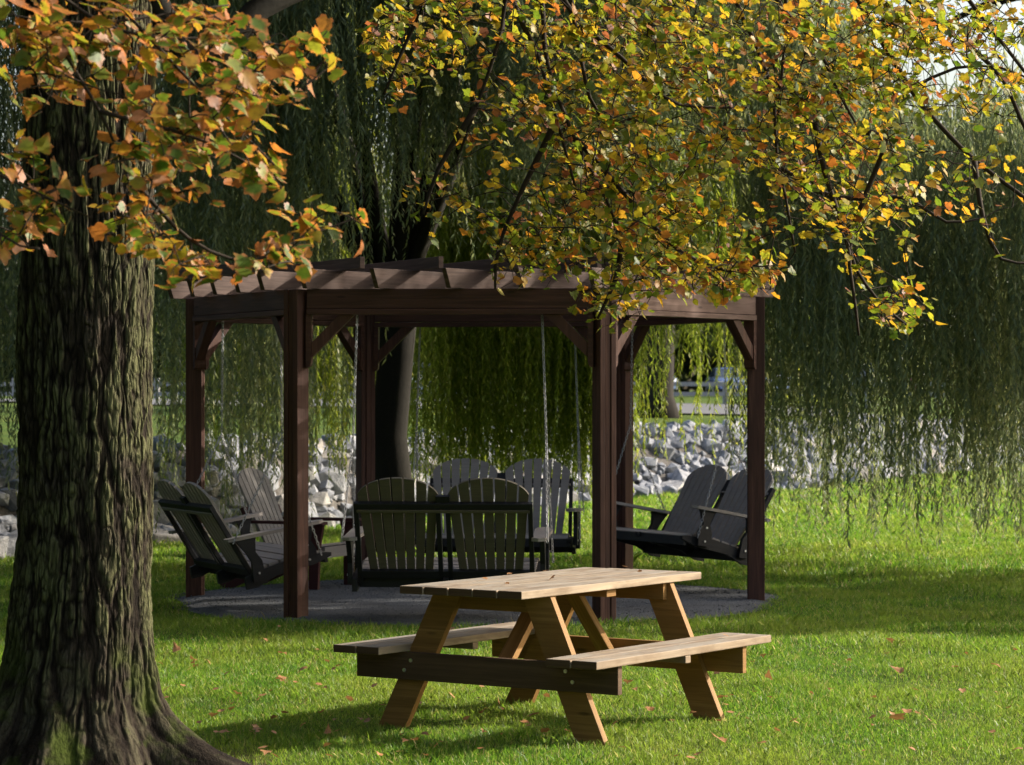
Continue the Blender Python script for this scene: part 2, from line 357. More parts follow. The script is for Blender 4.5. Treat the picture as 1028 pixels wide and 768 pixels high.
# ------------------------------------------------------------------ grass
def grass():
    bands = [(11.0, 17, 7500, .0034, (.014, .040)), (17, 24, 3200, .005, (.018, .05)), (24, 34, 1300, .009, (.03, .07)), (34, 60, 330, .02, (.035, .08))]
    Vs = []
    for y0, y1, dens, w, (h0, h1) in bands:
        A = .215*(y1*y1-y0*y0)+1.2*(y1-y0); N = int(A*dens)
        y = np.sqrt(rng.uniform(y0*y0, y1*y1, N)); x = (rng.uniform(-1, 1, N))*(.2*y+.5)
        keep = (np.hypot(x-HX, y-HY) > 2.44+.1*np.sin(7*np.arctan2(y-HY, x-HX))+rng.normal(0, .03, N)) & (y < np.interp(x, WX, WY)+.4)
        # thin worn patches, denser tufts
        pn = vnoise(x*1.8+90, y*1.8+20, 8); keep &= rng.uniform(0, 1, N) < .45+.75*pn
        # bare soil by the tree's foot
        keep &= rng.uniform(0, 1, N) > .45*np.exp(-(np.hypot(x-.2, y-13.7)/1.0)**4)*vnoise(x*3+7, y*3+7, 12)*1.6; dt = np.hypot(x+1.9, y-11.9); keep &= rng.uniform(0, 1, N) < np.clip((dt-.55)/.9, 0, 1)+.05
        x, y = x[keep], y[keep]; N = len(x)
        z = hgt(x, y)-.004
        pn = vnoise(x*2.5+30, y*2.5+10, 9)
        h = rng.uniform(h0, h1, N)*(.6+.8*pn); tall = rng.uniform(0, 1, N) < .03; h = np.where(tall, h*1.6, h)
        th = rng.uniform(0, np.pi, N); dx, dy = np.cos(th)*w/2, np.sin(th)*w/2
        lx, ly = rng.normal(0, .45, N)*h, rng.normal(0, .45, N)*h
        V = np.empty((N, 5, 3))
        V[:, 0] = np.stack([x-dx, y-dy, z], -1); V[:, 1] = np.stack([x+dx, y+dy, z], -1)
        V[:, 2] = np.stack([x+dx*.8+lx*.35, y+dy*.8+ly*.35, z+h*.6], -1); V[:, 3] = np.stack([x+lx, y+ly, z+h], -1)
        V[:, 4] = np.stack([x-dx*.8+lx*.35, y-dy*.8+ly*.35, z+h*.6], -1)
        Vs.append(V)
    V = np.concatenate(Vs); n = len(V)
    Fc = np.arange(n*5).reshape(n, 5)
    o = link('grass', np_mesh('grass', V.reshape(-1, 3), Fc), M['grass']); tag(o, 'short green lawn grass around the picnic table and pergola', 'grass', kind='stuff')
    print('grass blades', n)
grass()

# ------------------------------------------------------------------ leaves
def maple_shape():
    pts = []
    half = [(0, -.03, .2), (.18, -.12, .8), (.36, -.04, 1), (.37, .12, .6), (.50, .27, 1), (.40, .38, .7), (.40, .52, .95), (.23, .56, .6), (.15, .70, .85), (0, .86, 1)]
    L = [(x, y, r) for x, y, r in half]; Lm = [(-x, y, r) for x, y, r in half[1:-1]][::-1]
    return np.array(L+Lm, float)
MS = maple_shape()
def leaf_cloud(C, size, nrm, heading_rand=True, curl=.25):
    """C (N,3) stalk points; leaves as fans with a folded, curled blade"""
    N = len(C); k = len(MS)
    z = nrm/np.linalg.norm(nrm, axis=1, keepdims=True)
    a = rng.normal(size=(N, 3)); a[:, 2] -= .9     # tips hang down a little
    y = a-(a*z).sum(1, keepdims=True)*z; y /= np.linalg.norm(y, axis=1, keepdims=True); x = np.cross(y, z)
    s = (size*rng.uniform(.65, 1.25, N))[:, None, None]
    cu = rng.normal(0, curl, (N, 1)); cv = rng.uniform(0, .5, (N, 1))
    px = MS[None, :, 0]*(1+rng.normal(0, .1, (N, k))); py = MS[None, :, 1]+rng.normal(0, .025, (N, k))
    pz = cu*(py*py)*1.3+cv*np.abs(px)*.8-.25*px*px
    rim = P = px[..., None]*x[:, None]+py[..., None]*y[:, None]+pz[..., None]*z[:, None]
    P = C[:, None]+P*s
    cen = C[:, None]+(.25*y[:, None]+(cu*.08)[..., None]*z[:, None])*s
    V = np.concatenate([cen, P], 1); idx = np.arange(k)
    f = np.stack([np.zeros(k, int), 1+idx, 1+(idx+1) % k], -1)
    Fc = (np.arange(N)[:, None, None]*(k+1)+f[None]).reshape(-1, 3)
    r = np.tile(np.concatenate([[0], MS[:, 2]]), N)
    return V.reshape(-1, 3), Fc, r
def P3(px, py, d): return np.array([(px-X0)/F_PX*d, d, HC-(py-YH)/F_PX*d])

def smooth_poly(pts, step):
    """Catmull-Rom through 3-D points"""
    pts = [np.array(p, float) for p in pts]; Q = [2*pts[0]-pts[1]]+pts+[2*pts[-1]-pts[-2]]; out = []
    for i in range(1, len(Q)-2):
        n = max(2, int(np.linalg.norm(Q[i+1]-Q[i])/step))
        for t in np.arange(n)/n:
            out.append(.5*((2*Q[i])+(-Q[i-1]+Q[i+1])*t+(2*Q[i-1]-5*Q[i]+4*Q[i+1]-Q[i+2])*t*t+(-Q[i-1]+3*Q[i]-3*Q[i+1]+Q[i+2])*t**3))
    out.append(Q[-2]); return np.array(out)

def grow(skel, attract, step=.07, droop=.12):
    """twigs from the nearest point of the skeleton to every attractor"""
    nodes = [s for s in skel]; N = np.concatenate(nodes); tw = []
    A = np.array(attract); 
    d0 = np.array([np.min(((N-a)**2).sum(1)) for a in A]); order = np.argsort(d0)
    buf = np.zeros((len(N)+len(A)*14+10, 3)); n = len(N); buf[:n] = N
    for i in order:
        a = A[i]; d = ((buf[:n]-a)**2).sum(1); j = int(np.argmin(d)); p = buf[j].copy(); L = math.sqrt(d[j])
        if L < .03: continue
        m = min(12, max(3, int(L/step))); mid = (p+a)/2+rng.normal(0, .08*L, 3)+np.array([0, 0, droop*L])
        t = np.linspace(0, 1, m+1)[:, None]; c = (1-t)**2*p+2*t*(1-t)*mid+t*t*a
        tw.append((c, L)); buf[n:n+m] = c[1:]; n += m
    return tw

# ------------------------------------------------------------------ maple tree
TX, TY = -1.89, 11.95
maple = empty('maple_tree', (0, 0, 0)); tag(maple, 'large maple with ridged mossy trunk at left and yellow-orange leaves overhead', 'tree')
def maple_trunk():
    na, nz = 640, 900; th = np.linspace(0, 2*np.pi, na, endpoint=False); zz = np.concatenate([np.linspace(-.15, 4.6, nz-40), np.linspace(4.62, 7.2, 40)])
    T, Z = np.meshgrid(th, zz)
    r = np.interp(Z, [-.2, 0, .12, .3, .55, .9, 1.4, 2.2, 3.0, 3.8, 4.6, 7.2], [.46, .42, .39, .35, .325, .305, .298, .30, .292, .295, .31, .2])
    # buttress roots
    roots = [(-.30, .72, .22), (-1.05, .34, .3), (-1.75, .30, .3), (-2.45, .34, .3), (3.0, .4, .3), (.7, .4, .3), (1.6, .4, .3)]
    for a, amp, w in roots:
        dd = (T-a+np.pi) % (2*np.pi)-np.pi
        r = r+amp*np.exp(-(dd/w)**2)*np.exp(-np.clip(Z+.02, 0, 9)/.13)
        r = r+amp*.11*np.exp(-(dd/(w*1.3))**2)*np.exp(-np.clip(Z, 0, 9)/.5)
    wz = Z*1.0; tw = T/(2*np.pi)
    warp = (vnoise(tw*10, wz*2.2, 21, 10)-.5)*.014+(vnoise(tw*26, wz*5, 22, 26)-.5)*.010+(vnoise(tw*60, wz*20, 30, 60)-.5)*.006
    u = tw+warp
    a1 = vnoise(u*78, wz*4.2+9, 23, 78); a2 = vnoise(u*150, wz*11+4, 24, 150); a3 = vnoise(u*210, wz*30, 25, 210); a4 = vnoise(u*90, wz*22, 28, 90); a5 = vnoise(u*84+.3, wz*15+3, 29, 84)
    ridge = np.clip(np.abs(2*a1-1)*2.2, 0, 1)*(.55+.45*np.clip(np.abs(2*a2-1)*2.6, 0, 1)); ridge = ridge*(.5+.5*np.clip(np.abs(2*a5-1)*3, 0, 1)); ridge = .60*ridge+.2*a3+.2*a4
    rn = (ridge-ridge.min())/(ridge.max()-ridge.min()); 
    
    bul = (vnoise(tw*6, wz*1.6, 26, 6)-.5)*.05
    low = np.clip(1-Z/.8, 0, 1); lump = (vnoise(tw*16, wz*7, 31, 16)-.5)*.10*low
    r = r+bul+lump+(rn-.6)*.022
    cx = TX+np.interp(Z, [0, 1, 2.5, 4.6, 7], [-.06, 0, .02, .0, .25]); cy = TY
    V = np.stack([cx+r*np.cos(T), cy+r*np.sin(T), Z+.0*T], -1).reshape(-1, 3)
    i = np.arange(nz-1)[:, None]*na; j = np.arange(na)[None]; j2 = (j+1) % na
    Fc = np.stack([i+j, i+j2, i+na+j2, i+na+j], -1).reshape(-1, 4)
    link('trunk', np_mesh('trunk', V, Fc, {'ridge': np.clip(rn, 0, 1).ravel()}), M['bark'], maple, smooth=True)
maple_trunk()
limb = MB()
def L3(pts, r0, r1, n=9, step=.25, mb=None):
    c = smooth_poly(pts, step); (mb or limb).tube([tuple(p) for p in c], list(np.linspace(r0, r1, len(c))), n); return c
skelN, skelF = [], []
c = L3([(TX, TY, 4.0), P3(250, -40, 12.2), P3(420, -170, 13.5), P3(640, -260, 15), P3(900, -300, 16)], .13, .06); skelF.append(c)
c = L3([(TX+.1, TY, 3.9), P3(190, 60, 12.0), P3(255, 12, 12.1), P3(330, -22, 12.4), P3(460, -60, 13.2), P3(560, -50, 14.2)], .07, .025)
c = L3([(TX, TY, 4.9), (-2.6, 9.5, 4.3), (-2.2, 8.2, 4.0), (-.9, 7.4, 3.6)], .12, .03); skelN.append(c)
c = L3([(TX, TY, 5.2), (-4, 12.5, 6.2), (-6, 13, 6.8)], .14, .04)
c = L3([(TX, TY, 5.8), (-1.5, 14, 7.5), (-1, 16, 8.5)], .14, .04)
c = L3([(TX, TY, 6), (.5, 10.5, 7.4), (2.5, 9.8, 8.2)], .14, .04)
limb.build('limb', M['wbark'], maple, smooth=True)

# near sprays (about 8.5 m away)
near_br = [
 [(-60, -130, 8.2), (20, -40, 8.4), (120, 30, 8.5), (250, 40, 8.7), (325, 55, 8.8)],
 [(20, -40, 8.4), (62, 48, 8.3), (100, 112, 8.3), (128, 175, 8.4), (164, 262, 8.5)],
 [(60, -60, 8.4), (180, 70, 8.6), (275, 165, 8.7)],
 [(-90, 60, 8.2), (-40, 150, 8.2), (30, 190, 8.3), (90, 218, 8.4)],
 [(128, 175, 8.4), (190, 240, 8.5), (250, 262, 8.6), (300, 240, 8.7), (362, 217, 8.8)],
 [(100, 112, 8.3), (200, 140, 8.4), (275, 178, 8.5)],
 [(-60, -60, 8.3), (60, 20, 8.6), (230, 5, 8.9)],
 [(-40, 150, 8.2), (0, 235, 8.2), (40, 250, 8.2)]]
tn = MB()
for b in near_br:
    c = smooth_poly([P3(*p) for p in b], .06); skelN.append(c); tn.tube([tuple(p) for p in c], list(np.linspace(.008, .003, len(c))), 5)
near_el = [(110, 25, 130, 38, 74), (255, 60, 75, 40, 34), (190, 105, 85, 40, 48), (60, 70, 60, 40, 26), (30, 220, 50, 32, 22), (145, 220, 45, 40, 22), (260, 160, 30, 35, 14), (240, 258, 60, 14, 16), (325, 222, 42, 14, 13), (170, 160, 60, 35, 26), (320, 40, 25, 30, 7), (60, 160, 50, 25, 8), (180, 262, 30, 12, 6)]
def attractors(els, dr):
    out = []
    for cx, cy, rx, ry, n in els:
        if dr[0] > 10: n = int(n*(.95 if cx > 840 else .8))
        for _ in range(n):
            a = random.uniform(0, 6.283); q = math.sqrt(random.random()); out.append(P3(cx+rx*q*math.cos(a), cy+ry*q*math.sin(a), random.uniform(*dr)))
    return out
def sprays(mb, tw, r, per, size, nbias, lmat_name, spread):
    C = []; 
    for c, L in tw:
        mb.tube([tuple(p) for p in c], list(np.linspace(r, r*.45, len(c))), 4, caps=False)
        n = np.random.default_rng(len(C)).poisson(per)+1
        for q in range(n):
            t = c[-1] if random.random() < .65 else c[random.randrange(max(1, len(c)//3), len(c))]
            p = t+rng.normal(0, spread, 3); C.append(p)
            mb.tube([tuple(t), tuple((t+p)/2+np.array([0, 0, .004])), tuple(p)], r*.35, 3, caps=False)
    C = np.array(C); nr = rng.normal(0, .55, C.shape)+np.array(nbias)
    return C, nr
tw = grow(skelN, attractors(near_el, (8.0, 9.1)), .06, .05)
C, nr = sprays(tn, tw, .0034, 2.1, .08, (.35, -.15, .85), '', .03)
V, Fc, r = leaf_cloud(C, .064, nr); 
link('foliage', np_mesh('near_foliage', V, Fc, {'rim': r}), M['maple_near'], maple)
tn.build('branch', M['twig'], maple, smooth=True)

# farther hanging branches (13-16 m)
far_br = [
 [(500, -120, 14), (507, 0, 13.9), (498, 50, 13.8), (478, 108, 13.8), (462, 152, 13.8)],
 [(500, -130, 14.2), (515, 0, 14.2), (537, 47, 14.2), (559, 120, 14.1), (577, 186, 14)],
 [(530, -130, 14.6), (544, 0, 14.6), (550, 66, 14.5), (577, 139, 14.4), (604, 190, 14.3), (625, 240, 14.2)],
 [(540, -100, 14.3), (566, 0, 14.4), (624, 58, 14.5), (668, 98, 14.6), (697, 107, 14.7), (750, 108, 14.8)],
 [(560, -80, 14.9), (592, 98, 14.9), (621, 124, 14.9), (654, 106, 15)],
 [(577, 139, 14.4), (595, 157, 14.4), (632, 200, 14.3), (686, 255, 14.2), (740, 275, 14.2), (765, 290, 14.2)],
 [(700, -140, 15), (739, 0, 15), (755, 36, 15), (775, 91, 14.9), (780, 155, 14.9), (789, 200, 14.8), (798, 253, 14.8)],
 [(760, -140, 15.4), (789, 0, 15.4), (786, 60, 15.3), (780, 137, 15.2)],
 [(740, -80, 14.6), (786, 9, 14.6), (818, 41, 14.6), (841, 91, 14.6), (864, 132, 14.6)],
 [(818, 123, 14.5), (828, 173, 14.5), (850, 242, 14.5), (853, 269, 14.5), (859, 310, 14.5), (862, 337, 14.5)],
 [(860, 132, 14.6), (889, 141, 14.6), (869, 196, 14.6), (853, 251, 14.6), (880, 300, 14.5), (915, 330, 14.5)],
 [(782, 169, 15), (837, 198, 15), (887, 198, 15), (914, 200, 15), (950, 223, 15), (987, 219, 15)],
 [(978, 160, 15.6), (987, 219, 15.5), (1005, 260, 15.5), (1040, 264, 15.5)],
 [(420, -120, 13.6), (430, -20, 13.6), (400, 60, 13.6), (385, 95, 13.6)],
 [(478, 108, 13.8), (440, 170, 13.8), (425, 215, 13.8)],
 [(559, 120, 14.1), (520, 200, 14.1), (500, 250, 14.1), (497, 290, 14.1)],
 [(625, 240, 14.2), (618, 280, 14.1), (600, 320, 14.1)]]
big_br = [
 [(800, -230, 16), (835, -60, 16), (862, 0, 16), (914, 89, 16), (941, 123, 16), (978, 160, 16), (1035, 203, 16)],
 [(860, -200, 15.5), (880, -60, 15.5), (912, 0, 15.5), (978, 50, 15.5), (1008, 82, 15.5), (1024, 118, 15.5), (1050, 170, 15.5)],
 [(900, -200, 15.2), (940, -60, 15.2), (973, 0, 15.2), (1001, 36, 15.2), (1035, 80, 15.2)],
 [(914, 89, 16), (960, 68, 16), (1005, 68, 16), (1045, 85, 16)]]
tf = MB()
for b in far_br:
    c = smooth_poly([P3(*p) for p in b], .1); skelF.append(c); tf.tube([tuple(p) for p in c], list(np.linspace(.019, .007, len(c))), 5)
for b, r0 in zip(big_br, (.023, .02, .018, .011)):
    c = smooth_poly([P3(*p) for p in b], .1); skelF.append(c); tf.tube([tuple(p) for p in c], list(np.linspace(r0, r0*.55, len(c))), 7)
far_el = [(560, 25, 175, 55, 210), (760, 40, 170, 62, 270), (920, 60, 110, 50, 75), (560, 120, 100, 55, 130), (610, 215, 105, 50, 250), (700, 120, 120, 55, 120), (690, 272, 85, 22, 120), (455, 205, 50, 35, 26), (420, 35, 60, 45, 55), (400, 85, 25, 20, 12), (860, 170, 90, 45, 75), (800, 130, 80, 50, 80), (900, 308, 28, 26, 26), (615, 305, 40, 22, 30), (640, 160, 90, 50, 70), (780, 205, 60, 50, 35), (990, 190, 40, 60, 16), (535, 262, 50, 22, 40), (855, 100, 80, 40, 60), (860, 250, 14, 60, 16), (740, 290, 40, 10, 22), (650, 60, 120, 60, 60), (870, 220, 60, 40, 30), (965, 25, 75, 35, 75), (1000, 85, 40, 40, 28), (900, 20, 50, 25, 40)]
tw = grow(skelF, attractors(far_el, (13.2, 16.4)), .09, .06)
C, nr = sprays(tf, tw, .0040, 4.3, .08, (.35, -.12, .85), '', .04)
V, Fc, r = leaf_cloud(C, .056, nr); print('far leaves', len(C))
link('foliage', np_mesh('far_foliage', V, Fc, {'rim': r}), M['maple'], maple)
tf.build('branch', M['twig'], maple, smooth=True)
# upper crown, above the frame
def crown_cloud(ells, n, size, mat, name, parent, clump=.35, per=10):
    C = []
    for (x, y, z, rx, ry, rz, w) in ells:
        for _ in range(int(n*w/per)):
            v = rng.normal(size=3); v /= np.linalg.norm(v); q = rng.uniform(.45, 1)**.6; c0 = np.array([x, y, z])+v*q*np.array([rx, ry, rz])
            C.append(c0+rng.normal(0, clump, (per, 3)))
    C = np.concatenate(C); V, Fc, r = leaf_cloud(C, size, rng.normal(0, .6, C.shape)+np.array([.1, 0, .8]))
    return link(name, np_mesh(name, V, Fc, {'rim': r}), mat, parent)
crown_cloud([(-4, 11.5, 6.6, 3.6, 3.2, 1.5, 1), (-1, 13, 7.9, 3.4, 3.4, 1.7, 1), (2.0, 10.2, 8.0, 2.4, 2.2, 1.0, .35), (-1.5, 9, 6.2, 2.2, 2.0, 1.0, .5)], 9000, .17, M['maple'], 'crown', maple)

# ------------------------------------------------------------------ willows
def willow_leaves(starts, ztop, zbot, sway, leaf=.115, gap=.033, wd=.019):
    """hanging strands: many narrow leaves drooping from each"""
    Vs = []; St = []
    for (x, y), zt, zb in zip(starts, ztop, zbot):
        gu = .07; nu = max(0, int((zt-6)/gu)); zl = min(zt, 6.0); nl = max(6, int((zl-zb)/gap)); z = np.r_[np.linspace(zt, zl, nu, endpoint=False), np.linspace(zl, zb, nl)] if nu else np.linspace(zl, zb, nl); n = len(z); s = (zt-z)/(zt-zb)
        ph = rng.uniform(0, 6.28); amp = rng.uniform(.02, .10); ox, oy = rng.normal(0, sway, 2); cvx, cvy = rng.normal(0, .25, 2)
        cx = x+ox*s**1.5+amp*np.sin(ph+s*4)+cvx*(1-s)**2; cy = y+oy*s**1.5+amp*np.cos(ph*1.7+s*3)+cvy*(1-s)**2
        c = np.stack([cx, cy, z], -1)
        az = rng.uniform(0, 2*np.pi, n); spread = rng.uniform(.2, 1.1, n)
        d = np.stack([np.cos(az)*spread, np.sin(az)*spread, -np.ones(n)], -1); d /= np.linalg.norm(d, axis=1, keepdims=True)
        a2 = rng.uniform(0, 2*np.pi, n); t = np.stack([np.cos(a2), np.sin(a2), rng.uniform(-.3, .3, n)], -1); t -= (t*d).sum(1, keepdims=True)*d; t /= np.linalg.norm(t, axis=1, keepdims=True)
        big = np.where(z > 6, 1.5, 1.0); l = leaf*rng.uniform(.6, 1.25, n)*(1-.35*s**3)*big; w = wd*rng.uniform(.7, 1.2, n)/2*big
        V = np.stack([c, c+d*(l*.4)[:, None]+t*w[:, None], c+d*l[:, None]+np.array([0, 0, -1])*(l*.12)[:, None], c+d*(l*.4)[:, None]-t*w[:, None]], 1)
        Vs.append(V)
        # stem ribbon pieces
        k = max(3, n//8); ii = np.linspace(0, n-1, k+1).astype(int); q = c[ii]; ww = np.array([.0028, .0, 0]) if rng.random() < .5 else np.array([0, .0028, 0])
        for u, v in zip(q[:-1], q[1:]): St.append(np.stack([u-ww, u+ww, v+ww*.8, v-ww*.8]))
    V = np.concatenate(Vs).reshape(-1, 3); Sv = np.array(St).reshape(-1, 3)
    return V, Sv
def willow(root, clusters, mat, name='crown', tail=None, **kw):
    """clusters: (x, y, ztop, zbottom, n strands, spread)"""
    st, zt, zb = [], [], []
    for (x, y, a, b, n, sp) in clusters:
        for _ in range(n):
            st.append((x+rng.normal(0, sp), y+rng.normal(0, sp))); zt.append(a+rng.normal(0, .3))
            q = b+abs(rng.normal(0, 1))*(tail or (a-b)*.2); zb.append(min(q, a-.5))
    V, Sv = willow_leaves(st, zt, zb, .2, **kw); n = len(V)//4; m = len(Sv)//4
    VV = np.concatenate([V, Sv]); Fc = np.arange((n+m)*4).reshape(-1, 4); print(name, n, 'willow leaves')
    return link(name, np_mesh(name, VV, Fc), mat, root)
def willow_wood(root, tx, ty, r, tips, h0=2.6):
    mb = MB(); mb.tube([(tx, ty, -.1), (tx+.03, ty, .4), (tx-.05, ty, 1.2), (tx+.02, ty, 2.0), (tx+.1, ty, h0+.4)], [r*1.5, r*1.12, r, r*.97, r*1.05], 14)
    mb.build('trunk', M['wbark'], root, smooth=True)
    for (x, y, z) in tips:
        mb = MB(); s = Vector((tx, ty, h0-.1)); e = Vector((x, y, z)); m = s.lerp(e, .4)+Vector((0, 0, 1.6)); m2 = s.lerp(e, .75)+Vector((0, 0, 1.0))
        c = smooth_poly([s, m, m2, e], .4); mb.tube([tuple(p) for p in c], list(np.linspace(r*.5, .03, len(c))), 7); mb.build('limb', M['wbark'], root, smooth=True)
def fill_clusters(x0, x1, y0, y1, n, ztop, zbot, per, sp, ok=None):
    out = []
    while len(out) < n:
        x, y = random.uniform(x0, x1), random.uniform(y0, y1)
        if ok and not ok(x, y): continue
        out.append((x, y, ztop(x, y), zbot(x, y), per, sp))
    return out
w1 = empty('willow_tree', (0, 0, 0)); tag(w1, 'weeping willow with dark trunk directly behind the pergola', 'tree')
W1 = (-1.23, 28.0)
willow_wood(w1, *W1, .19, [(-6, 25, 7.4), (-3, 25.5, 8), (0, 25, 8), (2.4, 26, 7.2), (-6.5, 29, 7.2), (-1, 33, 7.8), (2.4, 31.5, 7.2), (-4, 32, 7.5), (1.5, 29, 8.6)])
dome = lambda x, y: 8.4-.035*((x-W1[0])**2+(y-W1[1])**2)+random.uniform(-.6, .4)
def zb_left(x, y): return random.choice([.2, .3, .4, .6, .9, 1.4, 2.2]) if x < -1.7 else 2.6+random.uniform(0, 1.6)
cl = fill_clusters(-7.3, 1.2, 24.7, 27.4, 125, dome, zb_left, 14, .17)
cl += fill_clusters(-1.5, 3.0, 24.9, 28.5, 70, dome, lambda x, y: random.uniform(2.9, 4.8), 12, .2)
cl += fill_clusters(-7.5, -2.0, 28, 32, 55, dome, lambda x, y: random.uniform(.5, 2.5), 12, .2, lambda x, y: y < np.interp(x, WX, WY)-1)
cl += fill_clusters(-8.5, -4.4, 24.5, 26.5, 34, lambda x, y: 7.6, lambda x, y: random.choice([.5, 1, 1.8]), 14, .2)
willow(w1, cl, M['willow'])
cl = fill_clusters(-1.25, 1.35, 31.7, 32.1, 72, lambda x, y: 6.8+random.uniform(-.5, .5), lambda x, y: random.choice([.4, .5, .6, .8, 1.05]), 13, .10)
cl += fill_clusters(1.35, 3.4, 31.9, 32.3, 30, lambda x, y: 6.8+random.uniform(-.5, .5), lambda x, y: random.choice([1.9, 2.1, 2.4, 2.7]), 10, .16)
cl += [(1.35+random.random()*2.1, random.uniform(30.5, 33), 6, .7+random.uniform(0, .6), 3, .07) for _ in range(22)]
cl += fill_clusters(-3.6, -1.3, 29, 31, 34, lambda x, y: 6.8, lambda x, y: random.choice([.6, .9, 1.4]), 9, .12)
willow(w1, cl, M['willow_far'], 'outer_crown', tail=.38)
w2 = empty('willow_tree', (0, 0, 0)); tag(w2, 'weeping willow hanging in a broad curtain over the lawn at right', 'tree')
W2 = (7.6, 26.0)
willow_wood(w2, *W2, .25, [(3, 25, 6.3), (4.6, 29, 5.6), (7, 31, 7.4), (11, 29, 7), (12, 25, 6.6), (8, 22.5, 7), (4.9, 23, 5.2)])
def ring_ok(cx, cy, r0, r1): return lambda x, y: r0 < math.hypot(x-cx, y-cy) < r1
dome2 = lambda x, y: min(8.2-.05*((x-W2[0])**2+(y-W2[1])**2), max(4.25, 7.0-2.4*(x-2.2)) if x < 6.4 else 9)+random.uniform(-.4, .2)
def zb2(x, y): return random.choice([.2, .35, .7, 1.2, 1.5, 1.8, 2.2])
cl = fill_clusters(2.4, 5.4, 24.2, 28.5, 92, dome2, zb2, 15, .10, ring_ok(*W2, 1.5, 5.4))
cl += fill_clusters(5.6, 12.0, 20.5, 26.5, 26, dome2, lambda x, y: random.uniform(.8, 2.4), 10, .3, ring_ok(*W2, 1.5, 5.2))
willow(w2, cl, M['willow'])

# ------------------------------------------------------------------ riprap bank
def rock_mesh(i):
    rr = np.random.default_rng(100+i); bm = bmesh.new()
    for _ in range(15):
        v = rr.normal(size=3); v /= np.linalg.norm(v); v = np.sign(v)*np.abs(v)**.8; v *= rr.uniform(.85, 1.08)
        bm.verts.new(v*np.array([.5, .38, .34]))
    res = bmesh.ops.convex_hull(bm, input=bm.verts)
    bmesh.ops.delete(bm, geom=[v for v in bm.verts if not v.link_faces], context='VERTS')
    bmesh.ops.bevel(bm, geom=list(bm.edges), offset=.01, segments=1, affect='EDGES')
    me = bpy.data.meshes.new('rock'); bm.to_mesh(me); bm.free(); me.materials.append(M['rock']); return me
RM = [rock_mesh(i) for i in range(12)]
wallp = np.array([(x, np.interp(x, WX, WY)) for x in np.linspace(-7, 13, 400)]); seg = np.r_[0, np.cumsum(np.linalg.norm(np.diff(wallp, axis=0), axis=1))]
cand = []
for row, (t, s0, s1, n) in enumerate([(.1, .38, .8, 80), (.75, .3, .65, 82), (1.4, .28, .6, 86), (2.05, .22, .5, 84)]):
    for k in range(n):
        u = (k+random.uniform(.1, .9))/n*seg[-1]; x = np.interp(u, seg, wallp[:, 0]); y = np.interp(u, seg, wallp[:, 1])+t+random.uniform(-.25, .25)
        cand.append((x, y, random.uniform(s0, s1)))
def vis(x, y): return -.2*y-1 < x < .2*y+1
cand = [c for c in cand if vis(c[0], c[1])]; random.shuffle(cand); print('rocks', len(cand))
for q, (x, y, s) in enumerate(cand[:290]):
    o = bpy.data.objects.new('rock', RM[q % 12]); COL.objects.link(o)
    o.location = (x, y, float(hgt(x, y))+s*.10); o.rotation_euler = (random.uniform(-.5, .5), random.uniform(-.5, .5), random.uniform(0, 6.28)); o.scale = (s*1.15, s*1.1, s*1.05)
    tag(o, 'angular grey and white boulder of the riprap bank behind the lawn', 'rock', 'boulders of the riprap bank')
def bank():
    us = np.linspace(-8, 15, 120); V = []
    for x in us:
        for t in np.linspace(-.12, 2.55, 14): y = np.interp(x, WX, WY)+t; V.append((x, y, float(hgt(x, y))+.03))
    i = np.arange(119)[:, None]*14+np.arange(13)[None]; Fc = np.stack([i, i+14, i+15, i+1], -1).reshape(-1, 4)
    t = NT('bank_soil'); n = t.noise(t.coord('Object'), 6, 5, .7); t.col(t.ramp(n, [(.3, (.05, .045, .04)), (.7, (.16, .15, .14))])); t.p(.95, .1); t.bump(n, 1, .05)
    tag(link('bank_soil', np_mesh('bank_soil', V, Fc), t.m, smooth=True), kind='structure')
bank()
def rubble():
    bmv, bmf = [], []; src = RM[0]; SV = np.array([v.co for v in src.vertices]); SF = [tuple(p.vertices) for p in src.polygons]
    for _ in range(2200):
        x = random.uniform(-7, 13); y = np.interp(x, WX, WY)+random.uniform(-.2, 2.5); s = random.uniform(.12, .42); a = random.uniform(0, 6.28)
        R = np.array(Matrix.Rotation(a, 3, Vector((random.random(), random.random(), 1)).normalized())); b = len(bmv)
        bmv += [tuple(p) for p in (SV*s)@R.T+np.array([x, y, float(hgt(x, y))+.04])]; bmf += [tuple(i+b for i in f) for f in SF]
    me = bpy.data.meshes.new('rubble'); me.from_pydata(bmv, [], bmf)
    tag(link('rubble', me, M['rock']), 'small stones filling the gaps between the bank boulders', 'rubble', kind='stuff')
rubble()

